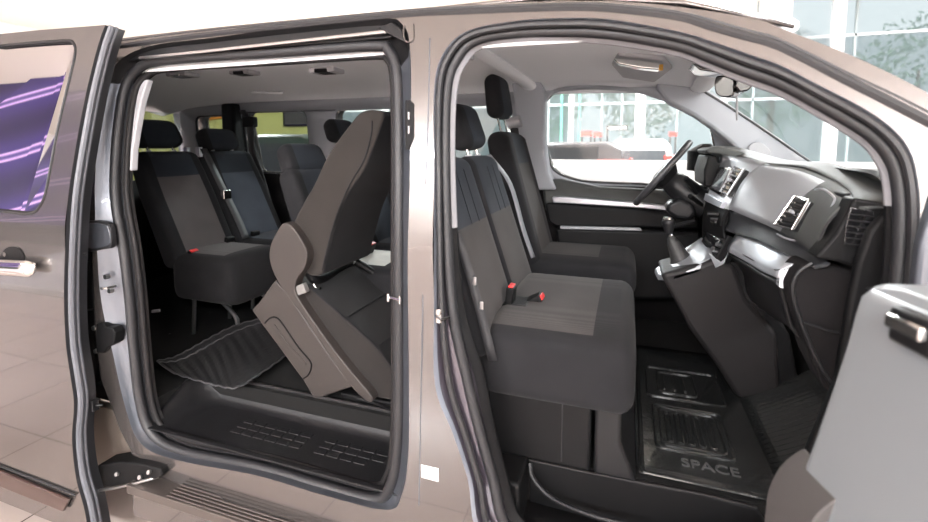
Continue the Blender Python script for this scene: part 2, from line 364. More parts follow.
# jamb hardware on the C pillar
mb = MB(); mb.prism(cr([ats(x, y, -.002) for x, y in [(86,223),(104,222),(110,228),(111,246),(104,249),(86,250)]], 4, True), (0, .02, 0)); fl = mb.build('fuel_flap_recess', RUB, van, bevel=.002)
mb = MB(); mb.prism(cr([ats(x, y, -.006) for x, y in [(86,225),(103,224.5),(108,229),(108.5,245),(86,247)]], 4, True), (0, .012, 0)); mb.build('recess_cover', JAMB, fl, bevel=.002)
for (x, y) in [(109,276),(113,290),(97,327),(99,350)]:
    p = ats(x, y, .012); mb = MB(); mb.tube([p, p+Vector((0, -.016, 0))], .010, 6); mb.build('bolt', STEEL, van, smooth=False)
p = ats(112, 286, .005); mb = MB(); mb.tube([p+Vector((-.02, 0, -.004)), p+Vector((-.005, -.035, .0)), p+Vector((.018, -.03, .003)), p+Vector((.02, 0, .003))], .005, 8); mb.build('sliding_door_striker', CHROME, van)
mb = MB(); mb.prism([ats(x, y, -.012) for x, y in [(96,324),(103,323),(106,327),(112,328),(115,333),(114,344),(107,348),(104,353),(96,353)]], (0, .04, 0)); mb.build('door_buffer', PLB, van, bevel=.004)
ribbon('jamb_channel', [(86,262),(95,264),(100,268),(100,285),(98,305),(94,309),(87,310)], .02, .004, RUB, van)
ribbon('jamb_wire', [(96,160),(97,175),(96,210)], .015, .004, RUB, van)
# interior light grey C pillar trim strip at the sliding door
mb = MB(); mb.prism([ats(x, y, .075) for x, y in [(119,167),(121,140),(126,112),(132,90),(139,77),(147,80),(141,100),(136,125),(132,150),(131,171)]], (0, .03, 0))
mb.build('upper_pillar_trim', PLG, van, bevel=.006)
# headliner
hp = [(.20, 1.755), (.235, 1.80), (.33, 1.84), (.55, 1.875), (.95, 1.885), (1.38, 1.875), (1.58, 1.84), (1.67, 1.79), (1.70, 1.735)]
rows = [[Vector((x, y+(.02 if x > .1 and y > 1.66 else 0), z+(.035 if x > .1 and y > 1.6 else 0)+dz*(1 if .3 < y < 1.6 else .3))) for y, z in hp] for x, dz in ((-2.9, -.14), (-2.5, -.05), (-2.0, -.01), (-1.5, 0), (-.9, .0), (-.45, -.0), (-.2, .0), (.2, 0), (.6, -.02), (.97, -.075))]
mb = MB(); mb.grid(patch(rows, 4, 4)); mb.build('headliner', HEAD, van, solid=.008)
# roof bow between front and rear (B pillar arch)
bw = [Vector((x, y, z-.012)) for (x, y, z) in [(.06, .22, 1.77), (.04, .35, 1.845), (.0, .55, 1.875), (-.02, .95, 1.885), (-.0, 1.38, 1.872), (.05, 1.6, 1.83), (.09, 1.69, 1.74)]]
mb = MB(); mb.tube(cr(bw, 5), .028, 12, flat=1.6); mb.build('roof_bow', HEAD, van)
# rear wall of the cabin + tailgate window
mb = MB(); mb.grid([[Vector((-2.88, y, z)) for y in (.1, .9, 1.75)] for z in (.4, 1.2)]); mb.build('tailgate_trim', PLD, van, solid=.02)
mb = MB(); mb.grid([[Vector((-2.88+.1*(z-1.2), y, z)) for y in (.2, .9, 1.68)] for z in (1.2, 1.72)]); mb.build('tailgate_window', GL_TINT, van)
# near rear quarter inside trim
mb = MB(); mb.grid([[Vector((x, .12+tum(z), z)) for z in (.42, .8, 1.15, 1.45, 1.78)] for x in (-2.88, -2.2, -1.55)]); mb.build('rear_quarter_trim', PLD, van, solid=.02)
# far side wall with window openings
def rrect(x0, z0, x1, z1, r=.06, sk=0):
    out = []
    for cx, cz, a0 in ((x1-r, z1-r, 0), (x0+r, z1-r, 90), (x0+r, z0+r, 180), (x1-r, z0+r, 270)):
        for k in range(5):
            a = math.radians(a0+22.5*k); out.append((cx+r*math.cos(a), cz+r*math.sin(a)))
    return out
def fdisp(x, z): return 1.74-(0 if z < 1.15 else .06*((z-1.15)/.6)**1.2)
drv = cr([at(x, y, Y=1.70) for x, y in [(542,130),(543,108),(550,95),(566,89),(600,88),(640,92),(672,103),(700,119),(714,130),(715,186),(640,185),(590,183),(569,179),(553,171),(546,155)]], 3, True)
drvh = [(p.x, p.z) for p in drv]
far_outer = [(-2.9, .35), (1.62, .35), (1.62, 1.30), (1.25, 1.56), (1.0, 1.70), (.8, 1.79), (-2.9, 1.79)]
wins = {'w3': rrect(-2.68, 1.3, -2.33, 1.70), 'w2': rrect(-2.2, 1.25, -1.60, 1.72, .05), 'w1': rrect(-1.38, 1.22, -.06, 1.72, .06)}
mb = fill_xz(far_outer, [drvh]+list(wins.values()), [1.15, 1.25, 1.35, 1.45, 1.55, 1.65], fdisp)
fmi = []
for f in mb.f:
    c = sum((mb.v[i] for i in f), Vector())/len(f); fmi.append(0 if c.z > 1.2 else 1)
mb.m = fmi; mb.build('far_side_trim', [PILLAR, PLD], van, solid=.03, ang=30)
mb = fill_xz([(-3.0, .1), (1.7, .1), (1.7, 1.25), (1.3, 1.5), (1.0, 1.72), (.8, 1.84), (-3.0, 1.84)], [drvh]+list(wins.values()), [1.15, 1.3, 1.45, 1.6, 1.7], lambda x, z: 1.90-tum(z)*.9)
mb.build('far_body_side', PAINT, van, solid=.01)
for nm, h, g in (('quarter_window', wins['w3'], GL_TINT), ('rear_side_window', wins['w2'], GL_TINT), ('middle_side_window', wins['w1'], GL_TINT), ('driver_door_window', drvh, GL_CLEAR)):
    mb = MB(); mb.add([Vector((x, fdisp(x, z)+.05, z)) for x, z in h], [list(range(len(h)))]); mb.build(nm, g, van, recalc=False, smooth=False)
    mb = MB(); mb.tube([Vector((x, fdisp(x, z)-.0, z)) for x, z in h], .012, 8, True)
    mb.m = [1 if (nm == 'middle_side_window' or (nm == 'driver_door_window' and sum(mb.v[i].z for i in f)/len(f) > 1.42)) else 0 for f in mb.f]; mb.build('window_seal', [RUB, PILLAR], van)
# dark centre post between the far rear windows, and belts
mb = MB(); mb.box((-2.33, 1.60, .9), (-2.2, 1.72, 1.78)); mb.build('rear_pillar_cover', PLB, van, bevel=.02)
def belt(name, pts, w, mat, parent, wdir=(1, 0, 0), k=5, th=.0015, **kw):
    P = cr([Vector(p) for p in pts], k); W = Vector(wdir).normalized()*w/2
    mb = MB(); mb.grid([[p-W, p+W] for p in P]); return mb.build(name, mat, parent, solid=th*2, **kw)
BELT = M('seat_belt_webbing', (.02, .02, .022), .6, bump=.4, bscale=500)
BELTG = M('grey_seat_belt_webbing', (.16, .165, .18), .55, bump=.4, bscale=500)
belt('rear_seat_belt', [at(242,110,Y=1.6), at(250,125,Y=1.58), at(252,150,Y=1.52), at(262,180,Y=1.45), at(272,215,Y=1.4)], .06, BELT, van)
mb = MB(); p = at(250,122,Y=1.6); mb.box(p-Vector((.05, .03, .04)), p+Vector((.05, .03, .04))); mb.build('belt_guide', PLB, van, bevel=.012)
# far B pillar trim + front belt
prism_y('b_pillar_trim', [(508,60),(523,58),(536,70),(545,95),(544,140),(548,172),(556,190),(520,190),(516,150),(514,100)], 1.60, 1.72, PILLAR, van, .015)
belt('driver_seat_belt', [at(514,128,Y=1.55), at(517,150,Y=1.53), at(521,190,Y=1.50)], .05, BELT, van)
mb = MB(); p = at(516,124,Y=1.56); mb.tube([p+Vector((-.05, 0, .0)), p+Vector((.03, 0, .02))], .035, 12); mb.build('belt_anchor_cover', PLG, van)
# far A pillar trim
prism_y('a_pillar_trim', [(655,86),(664,74),(682,72),(700,84),(740,111),(780,138),(818,165),(800,175),(745,158),(730,143),(714,130),(694,116),(668,103)], 1.60, 1.70, PILLAR, van, .02)
ribbonA = [at(x, y, Y=1.60) for x, y in [(679,78),(700,89),(740,114),(780,141),(812,163)]]
mb = MB(); mb.tube(cr(ribbonA, 3), .006, 6); mb.build('windscreen_seal', RUB, van)
prism_y('speaker_cover', [(748,152),(750,145),(757,142),(765,145),(771,153),(765,158),(752,157)], 1.585, 1.60, SATIN, van, .003, k=3)
# windscreen
wt = lambda y: Vector((.985+.10*math.cos((y-.95)*1.7), y, 1.80-.05*abs(y-.95)))
wb = lambda y: Vector((1.58+.22*math.cos((y-.95)*1.7)-.22, y, 1.36))
ys = [.22+.15*i for i in range(11)]
mb = MB(); mb.grid([[wt(y).lerp(wb(y), t)+Vector((.03, 0, .03))*math.sin(math.pi*t) for y in ys] for t in (0, .2, .4, .6, .8, 1)]); mb.build('windscreen', GL_CLEAR, van, recalc=False)
# header trim and sun visor, overhead lamp, grab handle, ceiling lamps
mb = MB(); mb.tube(cr([Vector((.98, y, 1.80-.05*abs(y-.95))) for y in (.25, .5, .95, 1.4, 1.6)], 4), .03, 10, flat=1.8); mb.build('windscreen_header', HEAD, van)
q = [at(618,56,Y=1.0), at(664,60,Y=1.0), at(672,70,Y=1.1), at(655,83,Y=1.35), at(622,78,Y=1.35), at(612,66,Y=1.2)]
mb = MB(); mb.prism(q, (0, 0, .025)); mb.build('sun_visor', PLG, van, bevel=.01)
q = [at(613,58,Y=.98), at(640,60,Y=.98), at(661,63,Y=.98), at(660,70,Y=.98), at(640,68,Y=.98), at(618,64,Y=.98)]
mb = MB(); mb.prism(q, (0, .06, 0)); lamp = mb.build('overhead_lamp', CHROME, van, bevel=.006)
mb = MB(); p = at(661,68,Y=.975); mb.box(p-Vector((.008, .01, .012)), p+Vector((.008, .0, .014))); mb.build('lamp_bezel', M('brass', (.65,.35,.08), .3, .9), lamp, bevel=.003)
def gh(px0, px1, Y, sag):
    a = at(*px0, Y=Y); b = at(*px1, Y=Y)
    mb = MB(); mb.tube(cr([a, a+Vector((.0, -.03, -.02)), a.lerp(b, .5)+Vector((0, -.04, -sag)), b+Vector((0, -.03, -.02)), b], 5), .011, 10); return mb
gh((255,90), (283,91), 1.56, .02).build('grab_handle', HEAD, van)
for (x, y, Y) in [(183,75,.75), (245,73,.95), (327,71,.75)]:
    p = at(x, y, Y=Y); mb = MB(); mb.box(p-Vector((.07, .05, .012)), p+Vector((.07, .05, .012))); l_ = mb.build('cabin_lamp', PLG, van, bevel=.008)
    mb = MB(); mb.box(p-Vector((.035, .055, .014)), p+Vector((.035, .03, .004))); mb.build('lamp_lens', CHROME if x < 200 else PLB, l_, bevel=.004)
p = at(465,57,Y=.5); mb = MB(); mb.box(p-Vector((.03, .03, .01)), p+Vector((.03, .03, .02))); mb.build('coat_hook', PLG, van, bevel=.006)
# rear-view mirror
mir = [at(x, y, Y=.93) for x, y in [(715,78),(719,75.5),(731,77),(735,83),(733,95),(724,97.5),(716,94),(714,86)]]
mb = MB(); mb.prism(cr(mir, 3, True), (.03, .05, .0)); mirror = mb.build('rear_view_mirror', BLACKG, van, bevel=.006)
mb = MB(); p = at(726,86,Y=.97); mb.tube([p, at(741,78,Y=.97)+Vector((.02, .03, .0))], .009, 8); mb.build('mirror_stem', PLB, mirror)
prism_y('windscreen_sensor_cover', [(692,63),(706,64),(728,69),(752,78),(757,82),(748,91),(740,92),(735,86),(737,79),(722,73),(700,70)], .90, 1.05, BLACKG, van, .006)
mb = MB(); mb.tube([at(735,79,Y=.95), at(737,100,Y=1.0), at(737,120,Y=1.05)], .0045, 6); mb.build('sensor_cable', PLG, van)
# exterior mirror of the driver door
mb = MB(); mb.tube([Vector((1.06, 1.98, 1.30)), Vector((1.07, 1.98, 1.42)), Vector((1.07, 1.98, 1.47))], [.09, .10, .03], 14, flat=.7); mb.build('driver_door_mirror', PLB, van)
# driver door card
prism_y('door_card_top', [(541,180),(560,179),(600,187),(660,190),(720,190),(720,215),(545,212)], 1.64, 1.73, DASH, van, .02)
prism_y('door_trim_strip', [(552,197),(560,196.5),(640,203),(690,208),(690,213),(640,208),(560,203),(553,203)], 1.60, 1.66, SILV, van, .006)
prism_y('door_armrest', [(545,203),(552,203),(640,209),(700,213),(700,230),(640,228),(556,227),(548,222)], 1.62, 1.70, PLB, van, .015)
prism_y('door_pocket', [(555,228),(700,232),(720,300),(640,300),(600,300),(560,270)], 1.60, 1.70, PLB, van, .02)
prism_y('door_pull', [(560,226),(640,228),(642,231),(560,229)], 1.585, 1.61, SATIN, van, .003)
# ----- floor, wells
mb = MB(); mb.box((-2.88, .30, FLZ-.06), (.32, 1.74, FLZ)); mb.build('cabin_floor', CARPET, van)
mb = MB(); mb.box((.32, .255, FLZ-.06), (1.18, 1.74, FLZ)); mb.build('front_cabin_floor', CARPET, van)
mb = MB(); mb.box((-2.88, .1, FLZ-.06), (-1.18, .32, FLZ)); mb.build('rear_side_floor', CARPET, van)
mb = MB(); mb.grid([[Vector((x, y, z)) for y in (.25, 1.7)] for x, z in ((1.18, FLZ), (1.45, .62), (1.6, .9))]); mb.build('toe_board', CARPET, van, solid=.02)
# sliding-door step well: rounded tray
def wp(x, y, z): return at(x, y, Z=z)
wx0, wx1 = -1.08, -.005
def tray(name, x0, x1, yf, yb, zb, zt, mat, r=.09, rk=.05):
    prof = []   # rings from rim inward to bottom
    def loop(dx, z, rad):
        pts = []
        X0, X1, Y0, Y1 = x0+dx, x1-dx*.7, yf+dx*.25, yb-dx*.45
        for cx, cy, a0 in ((X1-rad, Y1-rad, 0), (X0+rad, Y1-rad, 90)):
            for k in range(7): a = math.radians(a0+15*k); pts.append(Vector((cx+rad*math.cos(a), cy+rad*math.sin(a), z)))
        for cx, cy, a0 in ((X0+.03, Y0+.03, 180), (X1-.03, Y0+.03, 270)):
            for k in range(4): a = math.radians(a0+30*k); pts.append(Vector((cx+.03*math.cos(a), cy+.03*math.sin(a), z)))
        return pts
    def op(L_):
        for p in L_:
            t = min(1, max(0, (p.y-yf-.02)/.10)); p.z = min(p.z, zb+.012)*(1-t)+p.z*t
        return L_
    rgs = [loop(-.03, zt+.004, r), loop(-.012, zt+.006, r), loop(0, zt, r), loop(.015, zt-.03, r), loop(.05, zb+.02, r), loop(.085, zb+.003, r*.8), loop(.12, zb, r*.7)]
    rgs = [op(L_) for L_ in rgs]; mb = MB(); mb.grid(rgs, cu=True); m = len(rgs[0]); mb.f.append([6*m+j for j in range(m)]); mb.m.append(0); return mb
mb = tray('x', -1.16, .05, .04, .325, .325, FLZ, PLS); well = mb.build('step_well', PLS, van)
md = well.modifiers.new('Solidify', 'SOLIDIFY'); md.thickness = .004; md.offset = 1
for half in (0, 1):
  mb = MB()
  for r in range(3):
    for c in (range(6) if half == 0 else range(7, 13)):
        if r == 0 and c > 10: continue
        x = -.83+c*.056; y = .135+r*.034
        if c == 6: continue
        mb.box((x, y, .327), (x+.046, y+.024, .331))
  mb.build('tread_pattern', PLS, well, bevel=.002)
mb = MB(); mb.tube([Vector((-1.05, .325, FLZ+.006)), Vector((0.02, .325, FLZ+.006))], .006, 8); mb.build('well_rim', PLD, well)
# front step well
mb = MB(); mb.prism([at(529,461,Y=.235), at(560,466,Y=.235), at(645,484,Y=.235), at(700,494,Y=.235), at(757,509,Y=.235), at(790,560,Y=.235), at(650,570,Y=.235), at(529,570,Y=.235)], (0, .02, 0))
mb.build('front_step_riser', PLB, van, bevel=.006)
mb = MB(); mb.grid([[Vector((x, y, z+.02*abs(x-.6)*(1 if x < .45 else .2))) for y, z in ((.0, .235), (.06, .245), (.15, .25), (.24, .26))] for x in (.22, .3, .45, .7, 1.0, 1.3)]); mb.build('front_step_tread', PLS, van, solid=.01)
mb = MB(); mb.tube(cr([at(530,463,Y=.22), at(533,478,Y=.2), at(552,498,Y=.17), at(590,515,Y=.13), at(640,528,Y=.1)], 5), .008, 8); mb.build('step_ridge', PLS, van)
mb = MB(); mb.tube(cr([at(529,460,Y=.232), at(600,475,Y=.232), at(700,494,Y=.232), at(757,508,Y=.232)], 5), .004, 8); mb.build('riser_lip', PLD, van)
# seat box under the front bench (van body plastic)
mb = MB(); mb.box((.15, .06, .2), (1.3, .235, .232)); mb.box((.12, .10, .2), (.34, .34, FLZ+.002)); mb.build('front_step_base', PLB, van, bevel=.01)
# A-post lower inner and near-side dash end filler
prism_y('kick_panel', [(893,205),(900,225),(896,290),(880,400),(860,470),(800,470),(836,385),(850,300),(858,262),(870,230)], .13, .16, PLB, van, .01)
# ================================================================== DASHBOARD
dash = empty('dashboard', (1.15, .95, FLZ), 'dark dashboard with satin grey panel, air vents and gear console ahead of the front seats', 'dashboard')
A = lambda l: [at(x, y, Y=Y) for x, y, Y in l]
L1 = A([(703,149,1.52),(716,150,1.36),(740,157,1.15),(764,164,.85),(800,167,.62),(826,177,.45),(848,190,.30),(854,200,.20)])
rear = [p+Vector((.08, 0, .012)) for p in L1]
front = [Vector((1.40, p.y, 1.372)) for p in L1]
front2 = [Vector((1.62, p.y, 1.35)) for p in L1]
mid = [Vector((1.24, p.y, max(1.385, (L1[i].z+1.385)/2))) for i, p in enumerate(L1)]
front[-1].z -= .03; mid[-1].z -= .035; front2[-1].z -= .03
for r in (front, front2, mid, rear, L1):
    e = r[-1].copy(); e.y = .165; e.z -= .02; r.append(e)
mb = MB(); mb.grid(patch([L1, rear, mid, front, front2], 4, 4)); mb.build('dash_pad', DASH, dash, solid=.006)
# instrument hood
prism_y('instrument_hood', [(705,150),(712,147.5),(722,147),(740,151),(757,158),(757,163),(745,161),(731,158),(718,154),(708,154)], 1.18, 1.48, DASH, dash, .01)
prism_y('instrument_cluster', [(709,155),(716,157),(722,166),(718,178),(712,188),(704,186),(704,170)], 1.15, 1.48, PLB, dash, .01)
prism_y('driver_air_vent', [(707,162),(710,166),(706,176),(702,182),(700,178),(703,168)], 1.49, 1.52, PLS, dash, .003)
# passenger panel (satin)
L2 = A([(728.5,209,.85),(752,219,.66),(777,230,.45),(800,243,.32),(815,256,.22)])
L1b = A([(764,164,.85),(798,168,.63),(826,178,.45),(847,190,.31),(853,201,.22)])
Lm = [a.lerp(b, .5)+Vector((-.015, 0, .012)) for a, b in zip(L1b, L2)]
Lm0 = [a.lerp(b, .15)+Vector((-.012, 0, .004)) for a, b in zip(L1b, L2)]
G_ = patch([L1b, Lm0, Lm, L2], 6, 5)
mb = MB(); nu = len(G_[0])
mb.grid(G_); mb.m = []
for i in range(len(G_)-1):
    for j in range(nu-1): mb.m.append(0 if (j < 12.5 and i > 1) else 1)
pan = mb.build('passenger_panel', [SATIN, DASH], dash, solid=.006)
mb = MB(); mb.tube(cr(L1b, 5), .003, 6); mb.tube(cr([L1b[0], Lm[0], L2[0]], 5), .003, 6); mb.tube(cr([L1b[-1], Lm[-1], L2[-1]], 5), .003, 6); mb.build('panel_joint', RUB, pan)
# end cap: surface from panel end to the door side
endp = [(854,198),(893,203),(896,225),(893,262),(876,275),(858,268),(838,262),(815,258),(822,250),(835,235),(848,212)]
prism_y('dash_end_cap', endp, .17, .24, PLB, dash, .008)
prism_y('dash_end_joint', [(856,200),(893,206),(893,207.5),(856,201.5)], .165, .17, RUB, dash, 0)
# side grille on the end cap
gr_o = MB()
q = pxy([(850,207),(873,211),(874,247),(843,243),(845,225)], .168)
gr_o.prism(q, (0, -.004, 0)); gl_ = gr_o.build('side_grille', BLACKG, dash, bevel=.002)
mb = MB()
for k in range(6):
    y = 213+k*6; mb.prism(pxy([(848-k*.8,y),(873,y+3),(873,y+4.4),(848-k*.8,y+1.4)], .163), (0, -.005, 0))
mb.build('grille_slat', PLS, gl_)
# passenger vent (quad with chrome frame)
def vent(name, qpx, nb, parent, frame=CHROME):
    P = A(qpx); n_ = (P[1]-P[0]).cross(P[3]-P[0]).normalized()
    if n_.dot(CAM-P[0]) < 0: n_ = -n_
    c = sum(P, Vector())/4
    mb = MB(); mb.prism([p+n_*.012 for p in P], -n_*.03); v = mb.build(name, BLACKG, parent, bevel=.004)
    mb = MB(); mb.tube(cr([P[0]+n_*.016, P[1]+n_*.016, P[2]+n_*.016, P[3]+n_*.016], 1, True), .0042, 8, True); mb.build('vent_frame', frame, v)
    for k in range(nb):
        t = (k+.7)/(nb+.4); a = P[0].lerp(P[3], t); b = P[1].lerp(P[2], t); a, b = a.lerp(b, .08), a.lerp(b, .92)
        mb = MB(); mb.obox(a.lerp(b, .5)+n_*.014, (b-a)/2, (P[3]-P[0]).normalized()*.0035, n_*.005); mb.build('vent_slat', PLS, v)
    p = P[0].lerp(P[2], .5)+n_*.022; mb = MB(); mb.obox(p, (P[1]-P[0])*.1, (P[3]-P[0])*.05, n_*.006); mb.build('vent_tab', SILV, v)
vent('passenger_air_vent', [(800,199,.42),(814,203,.35),(797,232,.345),(779,227,.42)], 6, dash)
mb = MB(); mb.tube(cr(A([(777,234,.42),(785,238,.38),(797,240,.34),(812,232,.3),(822,222,.27),(834,202,.27),(833,196,.28),(823,189,.33),(815,190,.37)]), 5), .003, 6); mb.build('vent_pod_joint', SILV, dash)
# dark textured strip beneath the panel
L3 = A([(738,231,.85),(752,236,.7),(768,242,.55),(785,250,.42),(800,259,.30),(822,268,.2)])
L2c = A([(723,211,.88),(738,214,.76),(757,222,.60),(778,233,.43),(800,246,.31),(820,262,.2)])
L3b = A([(724,230,.88),(742,236,.76),(757,240,.60),(778,250,.43),(798,259,.31),(815,268,.2)])
mb = MB(); mb.grid(patch([[p+Vector((.02,0,0)) for p in L2c], [a.lerp(b, .5)+Vector((.02, 0, 0)) for a, b in zip(L2c, L3b)], L3b], 5, 4)); mb.build('dash_textured_strip', M('carbon_textured_plastic', (.03,.032,.036), .45, bump=1, bscale=1200), dash, solid=.006)
# silver ledge
La = [p+Vector((.03, 0, .004)) for p in A([(733,229,.86),(752,238,.66),(775,250,.46),(798,262,.27)])]
Lb = A([(729,246,.86),(745,254,.68),(763,264,.48),(781,271,.28)])
Lc = [p+Vector((-.004, 0, -.022)) for p in Lb]
mb = MB(); mb.grid(patch([La, [a.lerp(b, .5)+Vector((0, 0, .006)) for a, b in zip(La, Lb)], Lb, Lc], 5, 4)); mb.build('silver_ledge', SILV, dash, solid=.006)
mb = MB(); a_ = La[-1]; mb.prism([La[-1], at(806,263,Y=.27), at(797,277,Y=.27), at(787,290,Y=.27), at(779,287,Y=.27), Lb[-1]], (0, .03, 0)); mb.build('ledge_end', SILV, dash, bevel=.006)
mb = MB(); mb.tube(cr([p+Vector((-.002,0,-.004)) for p in A([(733,247,.84),(750,257,.62),(768,266,.44),(779,269,.30),(790,266,.28),(803,259,.28)])], 5), .003, 6); mb.build('ledge_groove', PLD, dash)
# lower glove bin
g0 = [p+Vector((.0, 0, -.03)) for p in Lb]
mb = MB(); mb.grid(patch([g0, A([(744,272,.86),(757,279,.68),(770,290,.48),(786,302,.28)]), A([(752,300,.86),(768,312,.68),(785,322,.48),(798,335,.28)]), [p+Vector((.12, 0, -.02)) for p in A([(752,310,.86),(768,322,.68),(785,332,.48),(798,345,.28)])]], 4, 4)); gb = mb.build('glove_box', PLS, dash, solid=.01)
mb = MB(); mb.tube(cr([p+Vector((-.012,0,0)) for p in A([(745,262,.80),(762,273,.6),(778,286,.40),(785,293,.32)])], 4), .0035, 6); mb.build('glove_box_edge', SILV, gb)
# lower dash side (carpeted curved end)
prism_y('lower_dash_side', [(805,264),(835,266),(862,272),(880,276),(880,330),(862,380),(835,398),(826,390),(812,362),(798,320),(791,300),(788,288),(795,275)], .22, .34, M('dash_side_carpet', (.012,.011,.0115), .9, bump=.6, bscale=500, spec=.1), dash, .012)
mb = MB(); mb.tube(cr([at(x, y, Y=.215) for x, y in [(812,263),(799,272),(793,284),(794,300),(804,330),(818,362),(836,392)]], 4), .006, 8); mb.build('dash_side_edging', PLS, dash)
mb = MB(); mb.tube(cr([at(x, y, Y=.214) for x, y in [(803,322),(815,326),(835,332),(858,334)]], 4), .003, 6); mb.build('dash_side_joint', RUB, dash)
# centre stack
csn = A([(766,163,.845),(748,186,.86),(729,210,.86),(724,230,.87),(728,246,.86)])
csm = A([(744,158,1.0),(731,182,1.0),(717,205,1.0),(712,226,.99),(714,244,.97)])
csf = A([(722,155,1.17),(714,178,1.17),(707,201,1.15),(703,220,1.12),(703,238,1.10)])
mb = MB(); mb.grid(patch([csn, csm, csf], 5, 6)); mb.m = [0 if (k_ % 20) < 10 else 1 for k_ in range(len(mb.f))]; mb.build('centre_stack', [SATIN, PLB], dash, solid=.008)
def plate(name, qpx, mat, parent, th=.006, out=.008, bev=.002):
    P = A(qpx); n_ = (P[1]-P[0]).cross(P[-1]-P[0]).normalized()
    if n_.dot(CAM-P[0]) < 0: n_ = -n_
    mb = MB(); mb.prism([p+n_*out for p in P], -n_*(th+out)); return mb.build(name, mat, parent, bevel=bev)
scr = plate('touchscreen', [(722,168,1.13),(736,169,.98),(724,197,.98),(712,190,1.13)], BLACKG, dash, .02, .016)
plate('screen_glass', [(724,170,1.11),(733,171,1.0),(723,193,1.0),(715,189,1.11)], M('screen_glass', (.10,.105,.115), .12, coat=1), scr, .004, .019)
vent('centre_air_vent', [(738,168,.97),(747.5,170.5,.90),(731,196,.90),(724,193,.97)], 5, dash, SILV)
plate('switch_row', [(710,194,1.13),(728,203,.9),(725,209,.9),(708,201,1.13)], SILV, dash, .01, .02)
plate('lower_stack', [(712,204,1.1),(728,210,.88),(722,226,.88),(708,219,1.1)], PLB, dash, .05, .01)
for x, y in [(713,214),(716,219),(720,222)]:
    p = at(x, y, Y=.93); mb = MB(); mb.tube([p+Vector((.02,0,0)), p+Vector((-.022, 0, 0))], .010, 12); mb.build('control_knob', PLS, dash)
cl = plate('climate_panel', [(712,229,1.04),(733,237,.86),(720,261,.86),(705,243,1.04)], PLB, dash, .04, .02, .006)
plate('display', [(712,234,1.0),(726,241,.88),(717,252,.88),(708,243,1.0)], BLACKG, cl, .004, .024)
for x, y in [(722,246),(717,251)]:
    p = at(x, y, Y=.87); mb = MB(); mb.tube([p, p+Vector((-.02, -.012, .01))], .010, 12); mb.build('control_knob', STEEL, cl)
plate('panel_corner', [(709,253,.88),(721,262,.86),(728,256,.86),(730,247,.86),(724,264,.84),(716,268,.86)], SILV, dash, .02, .01)
# console
con = [(655,268),(664,262),(684,250),(703,236),(712,246),(714,258),(700,266),(672,275),(658,274)]
pc = [at(x, y, Y=Y) for (x, y), Y in zip(con, (1.0, 1.10, 1.12, 1.12, .92, .88, .86, .86, .92))]
mb = MB(); mb.prism(pc, (0, 0, -.03)); mb.build('gear_console_top', SATIN, dash, bevel=.008)
prism_y('centre_console', [(660,274),(700,264),(716,258),(735,265),(748,300),(778,334),(782,400),(762,404),(737,398),(716,365),(690,330)], .86, 1.12, PLD, dash, .02)
prism_y('console_lower', [(715,262),(745,262),(790,335),(800,385),(775,392),(762,335)], .88, 1.10, PLB, dash, .01)
plate('gear_surround', [(664,266,1.06),(690,254,1.06),(697,260,.92),(672,271,.92)], PLB, dash, .01, .006)
b0 = at(682,262,Y=.99); b1 = at(672,240,Y=.99); b2 = at(669,226,Y=.99)
mb = MB(); mb.tube(cr([b0, b0.lerp(b1, .4), b1, b1.lerp(b2, .3)], 4), [.05, .048, .043, .04, .036, .033, .03, .026, .02, .018, .014, .012, .012][:13], 12); gear = mb.build('gear_lever', M('leather_boot', (.02,.02,.02), .6, bump=1, bscale=60), dash)
mb = MB(); mb.tube([b1, b2], .009, 8); mb.build('lever_shaft', CHROME, gear)
k0 = at(669,234,Y=.99); k1 = at(668,218,Y=.99); mb = MB(); mb.tube(cr([k0, k0.lerp(k1, .3), k0.lerp(k1, .75), k1], 3), [.014, .017, .019, .021, .024, .026, .028, .026, .022, .01], 14); mb.build('gear_knob', PLS, gear)
mb = MB(); mb.tube([k1+Vector((0, 0, -.006)), k1+Vector((0, 0, .004))], [.023, .018], 14); mb.build('knob_cap', CHROME, gear)
mb = MB(); p = at(673,226,Y=1.05); mb.tube([p, p+Vector((.09, .05, .02))], .010, 8); mb.build('hand_brake', PLS, dash)
# steering wheel
wt_ = at(691,141,Y=1.33); wb_ = at(635,204,Y=1.33); wc = (wt_+wb_)/2; ud = (wt_-wb_).normalized(); R_ = (wt_-wb_).length/2-.012
sd = Vector((0, 1, 0)) - ud*ud.dot(Vector((0, 1, 0))); sd.normalize(); sd = (sd+Vector((.10,0,0))).normalized(); wn = sd.cross(ud).normalized()
if wn.x > 0: wn = -wn
sw = empty('steering_wheel', wc, 'black leather steering wheel with silver inlay in front of the driver seat', 'steering wheel')
mb = MB(); mb.tube([wc+ud*math.cos(a)*R_+sd*math.sin(a)*R_ for a in [2*math.pi*i/48 for i in range(48)]], .016, 12, True); mb.build('rim', M('wheel_leather', (.03,.03,.033), .35, bump=.4, bscale=500), sw)
mb = MB(); mb.tube([wc+wn*.010+ud*math.cos(a)*(R_-.012)+sd*math.sin(a)*(R_-.012) for a in [math.pi*(1.15+.9*i/24) for i in range(25)]], .005, 8); mb.build('rim_inlay', CHROME, sw)
mb = MB(); mb.tube([wc-wn*.05, wc-wn*.02, wc+wn*.01, wc+wn*.022], [.05, .075, .07, .04], 18); mb.build('hub', PLB, sw)
for a in (math.radians(95), math.radians(265), math.radians(180)):
    e = wc+ud*math.cos(a)*(R_-.01)+sd*math.sin(a)*(R_-.01); mb = MB(); mb.tube([wc-wn*.01, wc.lerp(e, .5)-wn*.006, e], [.03, .02, .014], 8, flat=.5); mb.build('spoke', PLS, sw)
